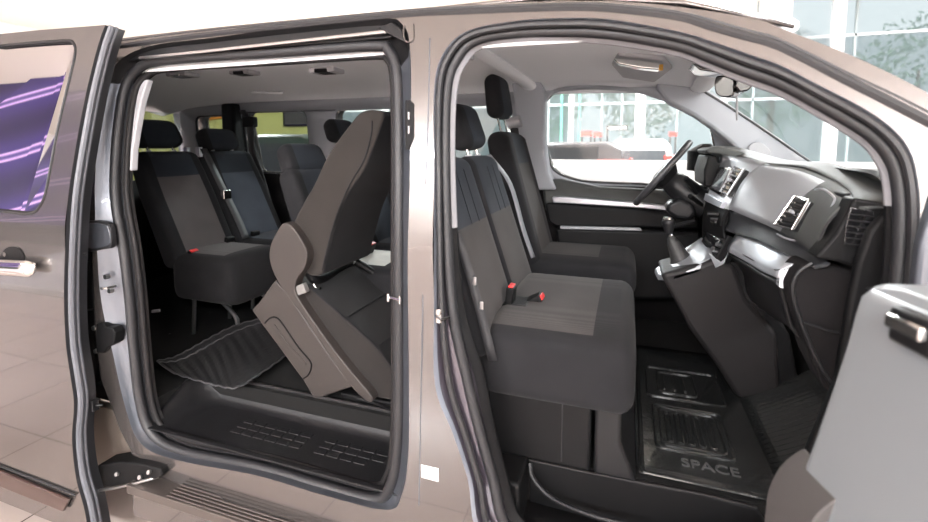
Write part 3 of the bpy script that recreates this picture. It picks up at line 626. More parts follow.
# column and stalks
c0 = wc-wn*.04; c1 = at(706,205,Y=1.30)
mb = MB(); mb.tube(cr([c0, c0.lerp(c1, .35)+Vector((0,0,-.01)), c0.lerp(c1, .7)+Vector((0,0,-.015)), c1], 3), [.045, .06, .065, .068, .07, .07, .07, .07, .07, .07], 12); col = mb.build('steering_column', PLS, dash)
prism_y('column_shroud', [(667,204),(680,198),(694,204),(697,214),(690,221),(676,219),(666,212)], 1.22, 1.34, PLS, dash, .02)
for (a, b) in [((686,178),(698,196)), ((690,196),(706,208))]:
    mb = MB(); mb.tube([at(*a, Y=1.15), at(*b, Y=1.27)], [.012, .008], 8); mb.build('column_stalk', PLB, dash)
mb = MB(); mb.box((1.04, .9, .9), (1.3, 1.68, 1.31)); mb.build('driver_dash_body', PLB, dash, bevel=.05)
mb = MB(); mb.box((1.16, .26, 1.02), (1.3, .95, 1.33)); mb.build('dash_core', PLB, dash, bevel=.01)
mb = MB(); mb.box((1.05, .95, .44), (1.25, 1.2, .95)); mb.build('console_core', PLB, dash, bevel=.02)
# ================================================================== SEATS
def headrest(root, O, rec, w, h, t, raise_, hrmat=0, tilt=0):
    a = math.radians(rec); A_ = Vector((-math.sin(a), 0, math.cos(a))); N_ = Vector((math.cos(a), 0, math.sin(a)))
    a2 = math.radians(rec-tilt); A2 = Vector((-math.sin(a2), 0, math.cos(a2))); N2 = Vector((math.cos(a2), 0, math.sin(a2)))
    P = Vector(O)+A_*raise_
    hr = slab(P, A2, Y_, N2, h, lambda u: w/2*(1-.10*u**2), lambda u: t*(1-.15*u), rend=.045, n=3.6, nrow=6, matf=lambda u, y, x: 1 if (x > .4 and abs(y) < .75) else 0).build('headrest', [FAB, hrmat or FABS], root, local=True)
    for s in (-1, 1):
        mb = MB(); b = Vector(O)+Y_*s*w*.26; mb.tube([b-A_*.02, b+A_*(raise_+.03)], .006, 8); mb.build('headrest_post', CHROME, hr)
        mb = MB(); mb.tube([b-A_*.004, b+A_*.012], .014, 10); mb.build('post_collar', PLG, hr)
    return hr
def buckle(root, p, d, red=True, L=.07):
    p = Vector(p); d = Vector(d).normalized(); s = d.cross(Y_); s.normalize()
    mb = MB(); mb.obox(p+d*L/2, d*L/2, Y_*.028, s*.014); b = mb.build('belt_buckle', PLB, root, bevel=.005, local=True)
    if red:
        mb = MB(); mb.obox(p+d*(L+.002), d*.004, Y_*.022, s*.009); mb.build('release_button', RED, b, bevel=.002)
    return b
def seat(name, loc, label, cat, w=.44, L=.47, ztop=.45, th=.16, H=.60, rec=18, bt=.12, hr=(.26, .16, .10, .05), group=None,
         ins=FABM, inst=FABS, base=True, insy=.62, split=.62, cush=FAB, foot=None, hrtilt=0, ridge=.03, rot=0, front_panel=.78, cins=None, bx=.06):
    root = empty(name, loc, label, cat, group)
    a = math.radians(rec); A_ = Vector((-math.sin(a), 0, math.cos(a))); N_ = Vector((math.cos(a), 0, math.sin(a)))
    def cm(u, y, x): return 1 if (x > .3 and abs(y) < insy+.12 and u < front_panel and u > .02) else 0
    slab((0, 0, ztop-th/2), X_, Y_, Z_, L, w/2, th, rend=.055, n=5, bol=.012, crown=.012, matf=cm).build('cushion', [cush, cins or ins], root, local=True)
    O = Vector((.02, 0, ztop-.08))
    def bmf(u, y, x):
        if x > .3 and abs(y) < insy: return 1 if u < split else 2
        return 0
    back = slab(O, A_, Y_, N_, H+.08, lambda u: w/2*(1-.12*max(0, u-.55)**1.2*2), lambda u: bt*(1.1-.3*u), rend=.05, n=4.5, bol=.028, matf=bmf).build('backrest', [FAB, ins, inst], root, local=True)
    mb = MB()
    Ot = O+A_*(H+.075)
    headrest(root, Ot, rec, hr[0], hr[1], hr[2], hr[3], tilt=hrtilt)
    if base:
        mb = MB(); mb.box((.05, -w/2+.04, .06), (L-.12, w/2-.04, ztop-th+.02)); mb.build('seat_base', PLB, root, bevel=.02, local=True)
    if foot:
        for sy in (-1, 1):
            mb = MB(); mb.tube(cr([Vector((L-.16, sy*(w/2-.08), ztop-th+.01)), Vector((L-.06, sy*(w/2-.08), .12)), Vector((L-.07, sy*(w/2-.08), 0.0))], 4), .011, 8); mb.build('leg', STEEL, root, local=True)
            mb = MB(); mb.tube([Vector((.08, sy*(w/2-.08), ztop-th+.01)), Vector((.06, sy*(w/2-.08), 0.0))], .011, 8); mb.build('leg', STEEL, root, local=True)
    return root, O, A_, N_
# --- third row
rx = -1.68
s3a, *_ = seat('third_row_seat', (rx, .79, FLZ), 'rear bench place nearest the open sliding door, grey centred backrest', 'seat', w=.41, L=.43, ztop=.46, th=.26, H=.60, rec=24, hr=(.30, .17, .11, .035), base=False, foot=True, group='third row seats', split=.76, ins=FABM3)
s3b, *_ = seat('third_row_seat', (rx, 1.225, FLZ), 'rear bench place beside the far wall, blue-grey backrest with black belt', 'seat', w=.41, L=.43, ztop=.46, th=.26, H=.60, rec=24, hr=(.30, .155, .11, .01), base=False, foot=True, ins=FABB3, group='third row seats', split=.72)
bz = FLZ+.46
belt('seat_belt', [(-1.85, 1.0, 1.44), (-1.73, 1.005, 1.22), (-1.62, 1.01, 1.02), (-1.55, 1.0, .90)], .05, BELT, s3b, wdir=(0, 1, 0))
mb = MB(); p = Vector((-1.70, 1.005, 1.16)); mb.box(p-Vector((.01, .03, .03)), p+Vector((.02, .03, .03))); mb.build('belt_tongue', CHROME, s3b, bevel=.006)
buckle(s3a, (.085, -.13, .44), (.5, 0, 1), L=.035)
buckle(s3a, (.08, .13, .47), (.2, 0, 1), red=False, L=.03)
buckle(s3b, (.08, -.1, .47), (.2, 0, 1), red=False, L=.03)
mb = MB(); mb.obox(at(263,291,Y=1.0), (.05, 0, .014), (0, .012, 0), (0, 0, .012)); mb.build('red_release_tab', RED, s3b, bevel=.005)
mb = MB(); mb.obox(at(156,311,Y=.56), (.03, 0, .006), (0, .004, 0), (0, 0, .008)); mb.build('release_lever', PLG, s3a, bevel=.003)
for nm_, (x, y) in (('l', (187,152)), ('r', (199,152))):
    p = at(x, y, Y=1.0); mb = MB(); mb.obox(p, (.018, 0, 0), (0, .012, 0), (0, 0, .03)); mb.build('belt_slot', SILV, s3b, bevel=.004)
# rods seen below the third row
for i, (a, b) in enumerate([((161,341),(169,356)), ((200,321),(209,338)), ((219,312),(229,329))]):
    Y = (.62, .95, 1.12)[i]; pa = at(*a, Y=Y); pb = at(*b, Y=Y); o = MB(); o.tube(cr([pa+Vector((-.08, 0, .03)), pa, pb, Vector((pb.x+.02, pb.y, FLZ))], 3), .007, 8)
    o.build('floor_rod', CHROME, (s3a, s3b, s3b)[i])
# --- second row: middle place, outer place
s2m, *_ = seat('second_row_seat', (-.80, .87, FLZ), 'middle second row seat with low headrest and cream cushion cover, behind the tilted seat', 'seat', w=.42, L=.45, ztop=.46, H=.50, rec=22, hr=(.32, .17, .12, -.03), ins=FABB, group='second row seats', bt=.13, split=.6, cins=CREAM, cush=FAB)
s2o, *_ = seat('second_row_seat', (-.82, 1.36, FLZ), 'far second row seat with its headrest raised on chrome posts', 'seat', w=.44, L=.45, ztop=.46, H=.56, rec=22, hr=(.27, .15, .11, .10), ins=FABB, group='second row seats')
buckle(s2m, (.14, .05, .47), (.5, 0, 1), L=.06)
buckle(s2m, (.10, -.12, .47), (.4, 0, 1), red=False, L=.05)
# --- tilted second row seat
tl = empty('tilted_second_row_seat', (-.25, .52, FLZ), 'second row seat tipped forward in the sliding door opening, brown-grey side shield', 'seat')
Yn, Yf = .33, .70
bk = [(292,230),(301,207),(307,196),(314,184),(328,154),(349,125),(358,114),(367,110),(376,110),(384,113),(380,128),(374,145),(364,170),(350,190),(338,215),(331,240),(325,262),(322,275),(308,275),(300,262)]
P = cr(pxy(bk, Yn), 3, True); mb = MB(); mb.prism(P, (0, Yf-Yn, 0))
b_ = mb.build('backrest', [fabric('taupe_fabric', (.018,.016,.015), (.032,.029,.027), 220), FAB], tl, bevel=.022, seg=4)
nv = len(P); b_.data.polygons.foreach_set('material_index', [0 if abs(p_.normal.y) > .7 else (1 if (p_.normal.x > .05) else 0) for p_ in b_.data.polygons])
mb = MB(); mb.tube(cr(pxy([(372,121),(371,135),(364,160),(350,184),(337,214),(328,245),(322,270)], Yn-.002), 4), .003, 6); mb.build('seam', FAB, b_)
# straps / chrome loop at its top
pa = at(386,122,Y=.42); mb = MB(); mb.tube(cr([at(396,100,Y=.40), pa, at(381,118,Y=.45)], 4), .006, 8); mb.build('chrome_strut', STEEL, b_)
mb = MB(); mb.tube([pa+Vector((-.03, .0, .005)), pa+Vector((.03, 0, -.01))], .012, 10); mb.build('strut_bracket', PLB, b_)
cov = [(278,229),(284,223),(291,226),(299,236),(306,249),(307,258),(304,269),(297,279),(295,291),(303,306),(318,328),(334,350),(352,373),(372,397),(368,402),(352,388),(328,354),(303,317),(285,293),(274,275),(269,258),(271,243)]
P = cr(pxy(cov, Yn-.04), 3, True); mb = MB(); mb.prism(P, (0, .05, 0)); mb.build('side_cover', TAUPE, tl, bevel=.014, seg=4)
bx_ = [(251,310),(258,303),(275,280),(290,296),(303,316),(330,356),(353,387),(335,393),(314,400),(303,381),(264,328)]
mb = MB(); mb.prism(pxy(bx_, Yn-.01), (0, .36, 0)); sh = mb.build('base_shell', TAUPE, tl, bevel=.008)
mb = MB(); mb.tube(cr(pxy([(265,323),(270,318),(277,318),(284,326),(299,348),(310,361),(311,368),(308,375),(303,379)], Yn-.011), 4), .0035, 6); mb.build('handle_groove', PLB, sh)
mb = MB(); mb.tube(cr(pxy([(274,325),(285,341),(303,361),(305,365)], Yn-.012), 4), .007, 8, flat=.6); mb.build('grip_rib', TAUPE, sh)
cu = [(300,292),(304,286),(313,290),(330,305),(345,319),(362,334),(378,348),(392,368),(402,384),(401,398),(376,398),(356,374),(334,346),(312,314)]
P = cr(pxy(cu, Yn+.0), 2, True); mb = MB(); mb.prism(P, (0, Yf-Yn+.02, 0)); cu_ = mb.build('cushion', [fabric('taupe_side_fabric', (.016,.015,.0145), (.029,.026,.025), 220), FABD], tl, bevel=.016, seg=4)
cu_.data.polygons.foreach_set('material_index', [0 if abs(p_.normal.y) > .7 else (1 if p_.normal.z > .0 else 0) for p_ in cu_.data.polygons])
mb = MB(); mb.tube(cr(pxy([(313,291),(345,319),(376,347),(393,369)], Yn-.002), 4), .003, 6); mb.tube([at(345,319,Y=Yn)+Vector((0,.02,.004)), at(345,319,Y=Yn)+Vector((0,.37,.004))], .003, 6); mb.tube([at(377,348,Y=Yn)+Vector((0,.02,.004)), at(377,348,Y=Yn)+Vector((0,.37,.004))], .003, 6); mb.build('seam', FAB, cu_)
mb = MB(); p = at(302,289,Y=.31); mb.obox(p, (.022, 0, .010), (0, .012, 0), (-.008, 0, .018)); mb.build('hinge_block', M('grey_plastic', (.14,.135,.13), .5), tl, bevel=.004)
mb = MB(); mb.tube(cr([at(308,270,Y=.36), at(318,280,Y=.40), at(340,268,Y=.6), at(355,258,Y=.72)], 4), .022, 10); mb.build('hinge_tube', PLB, tl)
p = at(314,284,Y=.36); mb = MB(); mb.tube([p, p+Vector((.02, 0, -.03))], .007, 8); mb.tube([p+Vector((-.01,0,-.02)), p+Vector((.03,0,-.015))], .006, 8); mb.build('hinge_catch', CHROME, tl)
for (x, y, Y) in [(353,262,.70), (351,253,.74)]:
    p = at(x, y, Y=Y); mb = MB(); mb.obox(p, (.018, 0, .004), (0, .02, 0), (0, 0, .008)); mb.build('latch', STEEL, tl, bevel=.002)
mb = MB(); mb.tube(cr([at(356,262,Y=.66), at(372,272,Y=.68), at(392,290,Y=.70)], 4), .018, 10); mb.build('far_side_rail', PLB, tl)
mb = MB(); mb.tube(cr([at(357,398,Y=.36), at(372,402,Y=.36), at(392,411,Y=.33)], 4), .008, 8); mb.tube([at(350,392,Y=.4), at(360,406,Y=.36)], .012, 8); mb.build('floor_latch', PLB, tl)
prism_y('front_foot', [(340,393),(372,399),(398,404),(398,412),(372,408),(345,402)], .36, .66, PLB, tl, .006)
# --- front passenger bench
fb = empty('front_passenger_bench', (.18, .555, FLZ), 'two-place front passenger bench with grey insert panels and red buckles, nearest the open front door', 'bench seat')
BW = .755
def cm(u, y, x): return 1 if (x > .3 and -.86 < y < .95 and u < .74) else 0
slab((0, 0, .333), X_, Y_, Z_, .485, BW/2, .255, rend=.05, n=6, crown=.008, bol=.004, nrow=20, M_=64, matf=cm).build('cushion', [FAB, FABM], fb, local=True)
mb = MB(); mb.box((.02, -BW/2+.05, .0), (.36, BW/2-.03, .30)); mb.build('seat_base', PLB, fb, bevel=.012, local=True)
mb = MB(); mb.prism([(.37, -.33, .30), (.45, -.33, .29), (.45, -.33, .12), (.50, -.33, .0), (.37, -.33, .0)], (0, .68, 0)); mb.build('base_front', PLS, fb, bevel=.012, local=True)
mb = MB(); mb.tube([Vector((.27, -BW/2+.048, .02)), Vector((.27, -BW/2+.048, .27))], .002, 6); mb.build('base_joint', RUB, fb, local=True)
recf = 17; a = math.radians(recf); A_ = Vector((-math.sin(a), 0, math.cos(a))); N_ = Vector((math.cos(a), 0, math.sin(a)))
O = Vector((.0, 0, .34))
def bmf(u, y, x):
    if x > .3 and abs(y) < .84: 
        if .18 < y < .36: return 2 if u < .76 else 3
        return 1 if u < .64 else 3
    return 0
for yc, w_ in ((-.2, .385), (.195, .385)):
    b_ = slab(O+Y_*yc, A_, Y_, N_, .68, lambda u: w_/2*(1-.10*max(0, u-.6)**1.3*2), lambda u: .12*(1.1-.3*u), rend=.05, n=5, bol=.012, matf=bmf).build('backrest', [FAB, FABM, FAB, FABS], fb, local=True)
    mb = MB()
    for yy in (-.02, .065):
        mb.tube([O+Y_*(yc+yy)+A_*s_+N_*(.0645-.012*s_/.6) for s_ in (.42, .50, .62)], .0012, 6)
    mb.build('stitching', FAB, b_)
hro = O+A_*.675
headrest(fb, hro+Y_*(-.185), recf, .25, .22, .12, .12)
headrest(fb, hro+Y_*.19, recf, .25, .20, .12, .035)
for (yy, xx, d, L) in ((-.14, .05, (.1, 0, 1), .07), (-.09, .11, (.9, 0, .5), .055)):
    buckle(fb, (xx, yy, .455), d, L=L)
mb = MB(); mb.box((.03, -.18, .452), (.12, -.06, .468)); mb.build('buckle_cradle', PLB, fb, bevel=.006, local=True)
belt('centre_seat_belt', [hro+Y_*.33+N_*.03, O+Y_*.385+A_*.52+N_*.075, O+Y_*.39+A_*.3+N_*.075, O+Y_*.40+A_*.15+N_*.08], .036, BELTG, fb, wdir=(.3, 1, 0), local=True)
belt('shoulder_belt', [O+Y_*(-.40)+A_*.42+N_*.06, O+Y_*(-.405)+A_*.25+N_*.07, Vector((.06, -.405, .36))], .03, BELT, fb, wdir=(1, .3, 0), local=True)
for t in (.26, .18):
    p = O+Y_*(-.41)+A_*t+N_*.08; mb = MB(); mb.obox(p, (.006, 0, 0), (0, .003, 0), (0, 0, .013)); mb.build('belt_tongue', STEEL, fb, bevel=.002, local=True)
# --- driver seat
ds, O, A_, N_ = seat('driver_seat', (.13, 1.335, FLZ), 'dark driver seat with bolstered backrest and raised headrest beside the far front door', 'seat', w=.50, L=.55, ztop=.47, th=.17, H=.66, rec=14, bt=.15, hr=(.28, .235, .11, .085), ins=FABM, inst=FABS, insy=.45, split=.72, hrtilt=6, front_panel=.7)
mb = MB(); mb.tube(cr([O+Y_*(-.22)+N_*.06+A_*s_ for s_ in (.1, .3, .5, .62)], 4), .004, 6); mb.build('piping', SATIN, ds, local=True)
buckle(ds, (.02, -.29, .36), (.8, 0, -.45), L=.10)
mb = MB(); mb.box((.0, -.25, .0), (.44, .25, .08)); mb.build('seat_rail', PLB, ds, bevel=.01, local=True)
# ================================================================== FLOOR MATS
fm = empty('front_rubber_mat', (.85, .7, FLZ), 'black moulded rubber mat with raised ribs and lettering in the front footwell', 'floor mat')
def gridz(x0, x1, y0, y1, nx, ny, zf): return [[Vector((x0+(x1-x0)*i/nx, y0+(y1-y0)*j/ny, zf(i/nx, j/ny))) for j in range(ny+1)] for i in range(nx+1)]
mb = MB(); mb.grid(gridz(.685, 1.12, .265, 1.28, 20, 24, lambda u, v: FLZ+.01)); mb.build('mat_sheet', MATR, fm, solid=.006)
mb = MB(); mb.tube([Vector(p) for p in [(.685,1.28,FLZ+.014),(.682,.30,FLZ+.014),(.70,.268,FLZ+.014),(1.12,.262,FLZ+.014)]], .006, 8); mb.build('mat_lip', MATR, fm)
def rloop(x0, y0, x1, y1, r, z):
    out = []
    for cx, cy, a0 in ((x1-r, y1-r, 0), (x0+r, y1-r, 90), (x0+r, y0+r, 180), (x1-r, y0+r, 270)):
        for k in range(5): a = math.radians(a0+22.5*k); out.append(Vector((cx+r*math.cos(a), cy+r*math.sin(a), z)))
    return out
rc = MB()
for (x0, y0, x1, y1) in [(.745, .42, .985, .70), (.765, .44, .965, .68), (.73, .77, 1.02, 1.04), (.775, .81, .92, 1.0)]:
    rc.tube(rloop(x0, y0, x1, y1, .02, FLZ+.015), .0045, 6, True)
for k in range(5): rc.tube(rloop(.785+k*.034, .465, .803+k*.034, .655, .008, FLZ+.015), .003, 6, True)
for k in range(3): rc.tube([Vector((.80+k*.04, .84, FLZ+.015)), Vector((.80+k*.04, .97, FLZ+.015))], .004, 6)
rc.build('raised_rib', MATR, fm)
def text(name, s, loc, size, rotz, mat, parent, ext=.002, rx=0):
    cu_ = bpy.data.curves.new(name, 'FONT'); cu_.body = s; cu_.size = size; cu_.extrude = ext; cu_.materials.append(mat); cu_.align_x = 'CENTER'
    ob = bpy.data.objects.new(name, cu_); C.objects.link(ob); dg = bpy.context.evaluated_depsgraph_get()
    me = bpy.data.meshes.new_from_object(ob.evaluated_get(dg)); C.objects.unlink(ob); bpy.data.objects.remove(ob)
    me.transform(Matrix.Translation(loc) @ Matrix.Rotation(rotz, 4, 'Z') @ Matrix.Rotation(rx, 4, 'X'))
    o2 = bpy.data.objects.new(name, me); C.objects.link(o2)
    if not me.materials: me.materials.append(mat)
    if parent is not None:
        o2.parent = parent
        if parent.type == 'EMPTY': o2.matrix_parent_inverse = Matrix.Translation(-parent.location)
    return o2
text('raised_lettering', 'SPACE', (.90, .34, FLZ+.013), .06, 0, M('rubber_lettering', (.05,.05,.05), .35), fm, .003)
# ribbed mat on the toe area
rm = empty('ribbed_footwell_mat', (1.1, .6, FLZ), 'black ribbed mat sloping up the passenger footwell under the glove box', 'floor mat')
mb = MB()
mb.grid([[Vector((1.085+.32*i/8, .27+.62*j/96, FLZ+.016+.20*(i/8)**1.15+.0035*math.sin(j*2*math.pi/4))) for j in range(97)] for i in range(9)])
mb.build('mat_sheet', MATR, rm, solid=.004)
# loose mat behind
lm = [(157,361),(175,357),(194,347),(210,338),(230,328),(254,320),(262,330),(270,342),(281,359),(262,372),(237,388),(210,385),(182,376),(165,368)]
sm = empty('loose_rubber_mat', (-.75, .6, FLZ), 'curled black ribbed rubber mat lying loose on the floor before the third row', 'floor mat')
top = [at(157,361,Z=.475), at(175,357,Z=.475), at(194,347,Z=.50), at(212,337,Z=.525), at(232,327,Z=.54), at(256,320,Z=.545), at(275,318,Z=.54)]
mid_ = [at(164,367,Z=.455), at(185,368,Z=.455), at(206,362,Z=.465), at(224,352,Z=.485), at(243,342,Z=.495), at(262,333,Z=.50), at(285,330,Z=.49)]
bot = [at(175,374,Z=.45), at(198,381,Z=.45), at(218,386,Z=.448), at(237,388,Z=.448), at(262,373,Z=.448), at(283,358,Z=.446), at(300,345,Z=.445)]
mb = MB(); Gm = patch([top, mid_, bot], 8, 14)
for i, r in enumerate(Gm):
    for j, p in enumerate(r): p.z += .0025*math.sin(j*1.6)
mb.grid(Gm); mb.build('mat_sheet', M('loose_mat_rubber', (.012,.012,.013), .42, bump=1, bscale=120, spec=.4, stretch=(1, .15, 1)), sm, solid=.004)
mb = MB(); mb.tube([p+Vector((0, 0, .002)) for p in Gm[0]], .003, 6); mb.tube([p+Vector((0, 0, .004)) for p in Gm[5]], .0035, 6); mb.tube([p+Vector((0, 0, .002)) for p in Gm[-1]], .004, 6); mb.tube([r[0]+Vector((0, 0, .002)) for r in Gm], .004, 6)
mb.build('mat_edge', M('paler_rubber_edge', (.045,.045,.048), .35), sm)  # edges and one rib paler than the mat sheet
# ================================================================== SLIDING DOOR
sd_ = empty('sliding_door', (-1.9, -.08, .02), 'open sliding side door slid back along the van, greige paint with tinted window', 'door')
DO = -.125
front_edge = [(105,25),(99,42),(92,68),(84,103),(74,158),(68,200),(65,250),(64,300),(66,345),(71,380),(74,405),(72,440),(76,478),(84,508),(90,540)]
fe = [ats(x, y, DO) for x, y in front_edge]
def feX(z):
    pts = sorted(fe, key=lambda p: p.z)
    if z <= pts[0].z: return pts[0].x
    for a, b in zip(pts, pts[1:]):
        if a.z <= z <= b.z: return a.x+(b.x-a.x)*(z-a.z)/max(1e-6, b.z-a.z)
    return pts[-1].x
zt = fe[0].z; zb_ = fe[-1].z
fes = cr(fe, 4)
win = [(-60,52),(0,46),(40,42.5),(66,41),(73,43),(75.5,52),(71,73),(64,102),(58,128),(51,165),(45.5,193),(40,206),(33,213),(20,213.5),(0,211),(-60,205)]
wn_ = [ats(x, y, DO) for x, y in win]
for p in (wn_[0], wn_[-1]): p.x = -2.52
wloop = cr(wn_, 3, True)
outl = [(p.x, p.z) for p in fes]
xr = -2.75
topx = [ats(x, y, DO) for x, y in [(40,30),(0,34),(-60,40)]]
outl = [(xr, fes[-1].z+.01)]+[(p.x, p.z) for p in reversed(fes)]+[(p.x, p.z) for p in topx]+[(xr, topx[-1].z)]
# keep window inside
wl2 = [(max(p.x, xr+.12), p.z) for p in wloop]
zc = [1.15+.06*i for i in range(14)]
sk = fill_xz(outl, [wl2], [.1, .2, .35]+zc, lambda x, z: tum(z)+DO+(.025*max(0, .3-z)**1 if z < .3 else 0), [-2.6+.1*i for i in range(13)])
dsk = sk.build('door_skin', PAINT, sd_, ang=180); tum_normals(dsk)
mb = MB(); mb.add([Vector((x, tum(z)+DO+.012, z)) for x, z in wl2], [list(range(len(wl2)))]); mb.build('door_window', GL_DARK, sd_, recalc=False, smooth=False)
mb = MB(); mb.tube([Vector((x, tum(z)+DO-.001, z)) for x, z in wl2], .004, 6, True); mb.build('window_seal', RUB, sd_)
mb = MB(); mb.tube([Vector((x, tum(z)+DO+.006, z)) for x, z in wl2], .009, 6, True); mb.build('window_frame', PLB, sd_)
# edge faces
E0 = fes; E1 = [p+Vector((-.0, .012, 0)) for p in fes]; E2 = [p+Vector((-.004, .045, 0)) for p in fes]; E3 = [p+Vector((-.012, .085, 0)) for p in fes]
mb = MB(); mb.grid([E0, E1, E2, E3]); mb.m = [0]*len(mb.f); mb.build('door_edge', M('door_edge_black', (.02,.021,.024), .4), sd_)
mb = MB(); mb.tube([p+Vector((.004, .022, 0)) for p in fes], .011, 8); mb.tube([p+Vector((.002, .042, 0)) for p in fes], .007, 8); mb.build('edge_seal', RUBG, sd_)
# inner panel behind (gives the door its thickness)
inner = [(feX(z)-.03, z) for z in [zb_+.25+(zt-.06-zb_-.25)*i/20 for i in range(21)]]
mb = fill_xz([(xr, zb_+.25)]+inner+[(xr, zt-.06)], [[(x, z) for x, z in wl2]], [.35]+zc, lambda x, z: tum(z)+DO+.075)
mb.build('door_inner_panel', PLD, sd_, solid=.01)
# crease / lower trim
zl = at(40, 481, Y=DO).z
mb = MB(); mb.tube([at(-40,452,Y=DO-.001), at(0,466,Y=DO-.001), at(40,481,Y=DO-.001), at(75,495,Y=DO-.001)], .004, 6); mb.build('lower_trim_line', RUB, sd_)
a0, a1 = at(0,468,Y=DO), at(72,498,Y=DO); b0_, b1_ = at(0,484,Y=DO), at(66,510,Y=DO)
d_ = (a0-a1); mb = MB(); mb.prism([a1, a0, a0+d_*3, b0_+(b0_-b1_)*3, b0_, b1_], (0, -.012, 0)); mb.build('lower_trim', M('brown_trim', (.055,.030,.026), .3, .4, coat=.6), sd_, bevel=.004)
# door handle
hb = [at(-30,266,Y=DO-.03), at(-10,267,Y=DO-.035), at(10,268,Y=DO-.035), at(28,269,Y=DO-.03), at(36,269,Y=DO-.012)]
mb = MB(); mb.tube(cr(hb, 4), [.031]*12+[.030, .028, .025, .020, .012], 14, flat=.5); mb.build('door_handle', CHROME, sd_)
cup = cr([at(x, y, Y=DO-.001) for x, y in [(1,262),(3,252),(9,247),(17,247),(22,251),(25,260),(20,268),(8,270)]], 3, True)
mb = MB(); mb.prism(cup, (0, -.002, 0)); cp_ = mb.build('handle_cup', PLB, sd_)
mb = MB(); p = at(6,254,Y=DO-.004); mb.tube([p, p+Vector((0, -.006, 0))], .009, 14); mb.build('lock_cylinder', CHROME, cp_)
# latches on the edge
for (x, y) in [(78,254),(95,405)]:
    p = ats(x, y, DO+.06); mb = MB(); mb.obox(p, (.006, 0, 0), (0, .012, 0), (0, 0, .022)); mb.tube([p, p+Vector((.03, .01, 0))], .005, 6); mb.build('edge_latch', RUB if y < 300 else PLS, sd_, bevel=.002)
# lower roller arm
prism_y('lower_roller_arm', [(90,472),(97,466),(118,462),(140,464),(160,469),(162,476),(150,482),(128,484),(100,489),(91,485)], -.03, .05, PLB, sd_, .006)
mb = MB(); mb.tube(cr([at(91,482,Y=-.03), at(110,478,Y=0), at(135,470,Y=.02), at(158,474,Y=.02)], 4), .01, 8); mb.build('roller_arm_bar', PLB, sd_)
mb = MB(); mb.tube(cr([at(92,491,Y=-.06), at(115,488,Y=-.05), at(140,482,Y=-.04), at(158,477,Y=-.02)], 4), .006, 8); mb.build('roller_arm_link', STEEL, sd_)
for x, y in [(118,474),(141,477),(150,472)]:
    p = at(x, y, Y=-.035); mb = MB(); mb.tube([p, p+Vector((0, -.008, .004))], .008, 8); mb.build('roller_bolt', STEEL, sd_)
# rear wheel
wh = empty('rear_wheel', (-1.95, .10, GZ), 'dark rear tyre showing beneath the lower edge of the sliding door', 'wheel')
def wheel(root, c, R, w, yd=1):
    mb = MB(); c = Vector(c)
    prof = [(R*.62, 0), (R*.9, -.01), (R*.98, .02), (R, .05), (R, w-.05), (R*.98, w-.02), (R*.9, w+.01), (R*.62, w)]
    mb.grid([[c+Vector((r*math.cos(a), y, r*math.sin(a))) for r, y in prof] for a in [2*math.pi*i/40 for i in range(41)]]); mb.build('tyre', M('tyre_rubber', (.02,.02,.02), .8), root)
    mb = MB(); mb.tube([c+Vector((0, .03, 0)), c+Vector((0, w-.02, 0))], R*.62, 32); mb.build('wheel_rim', STEEL, root)
    for k in range(5):
        a = 2*math.pi*k/5; d = Vector((math.cos(a), 0, math.sin(a))); s_ = Vector((-math.sin(a), 0, math.cos(a)))
        mb = MB(); mb.obox(c+d*R*.32+Vector((0, .02, 0)), d*R*.28, s_*.025, Vector((0, .012, 0))); mb.build('rim_spoke', SILV, root)
wheel(wh, (-1.95, -.03, GZ+.33), .33, .22)
# ================================================================== FRONT DOOR (open toward us)
fd = empty('front_passenger_door', (1.28, -.02, .2), 'open front passenger door with pale grey shoulder, blurred close to the lens at the right', 'door')
sil = [(300,862),(296,866),(288,874),(284,886),(283,900)]
# horizontal sections: left-most silhouette measured at a depth near the hinge
secs = [(288,880,.0),(290,870,.01),(297,861,.02),(315,855,.02),(345,847,.025),(380,836,.03),(420,822,.035),(460,808,.04),(522,786,.045),(600,760,.05),(700,735,.05)]
dd = Vector((math.sin(math.radians(12)), -math.cos(math.radians(12)), 0)); nn_ = Vector((math.cos(math.radians(12)), math.sin(math.radians(12)), 0))
ringsD = []
for (y, x, ins_) in secs:
    p = at(x, y, Y=-.28); th_ = .17
    base = p
    r = [base+nn_*.0, base+nn_*.03-dd*.03, base+nn_*th_-dd*.03, base+nn_*th_+dd*.80, base+dd*.80+nn_*.03, base+dd*.77, base+dd*.25]
    ringsD.append(r)
zz = ringsD[0][0].z
top_ = [Vector((v.x, v.y, zz+.006))*1 for v in ringsD[0]]
ctr = sum(top_, Vector())/len(top_)
ringsD.insert(0, [v.lerp(ctr, .12)+Vector((0, 0, .004)) for v in top_])
mb = rings_mesh(ringsD, True, True); mb.build('door_card', M('pale_blue_grey_door_trim', (.27,.29,.305), .36, .25, bump=.1, bscale=500), fd, bevel=.035, seg=5, ang=60)
mb = MB(); hb0 = at(847,345,Y=-.28)
def dpt(px, py):
    d = ray(px, py); t = (hb0-CAM).dot(nn_)/d.dot(nn_); return CAM+d*t
ha, hb2 = dpt(897,332), dpt(940,332); p = ha.lerp(hb2, .5); hl = (hb2-ha).length/2; hh = (dpt(915,315)-dpt(915,352)).length/2
mb.obox(p, nn_*.012, dd*hl, Vector((0, 0, hh))); hr_ = mb.build('inner_handle_recess', PLS, fd, bevel=.006)
mb = MB(); mb.obox(p-nn_*.016+Vector((0, 0, hh*.25)), nn_*.006, dd*hl*.85, Vector((0, 0, hh*.4))); mb.build('inner_door_lever', CHROME, hr_, bevel=.004)
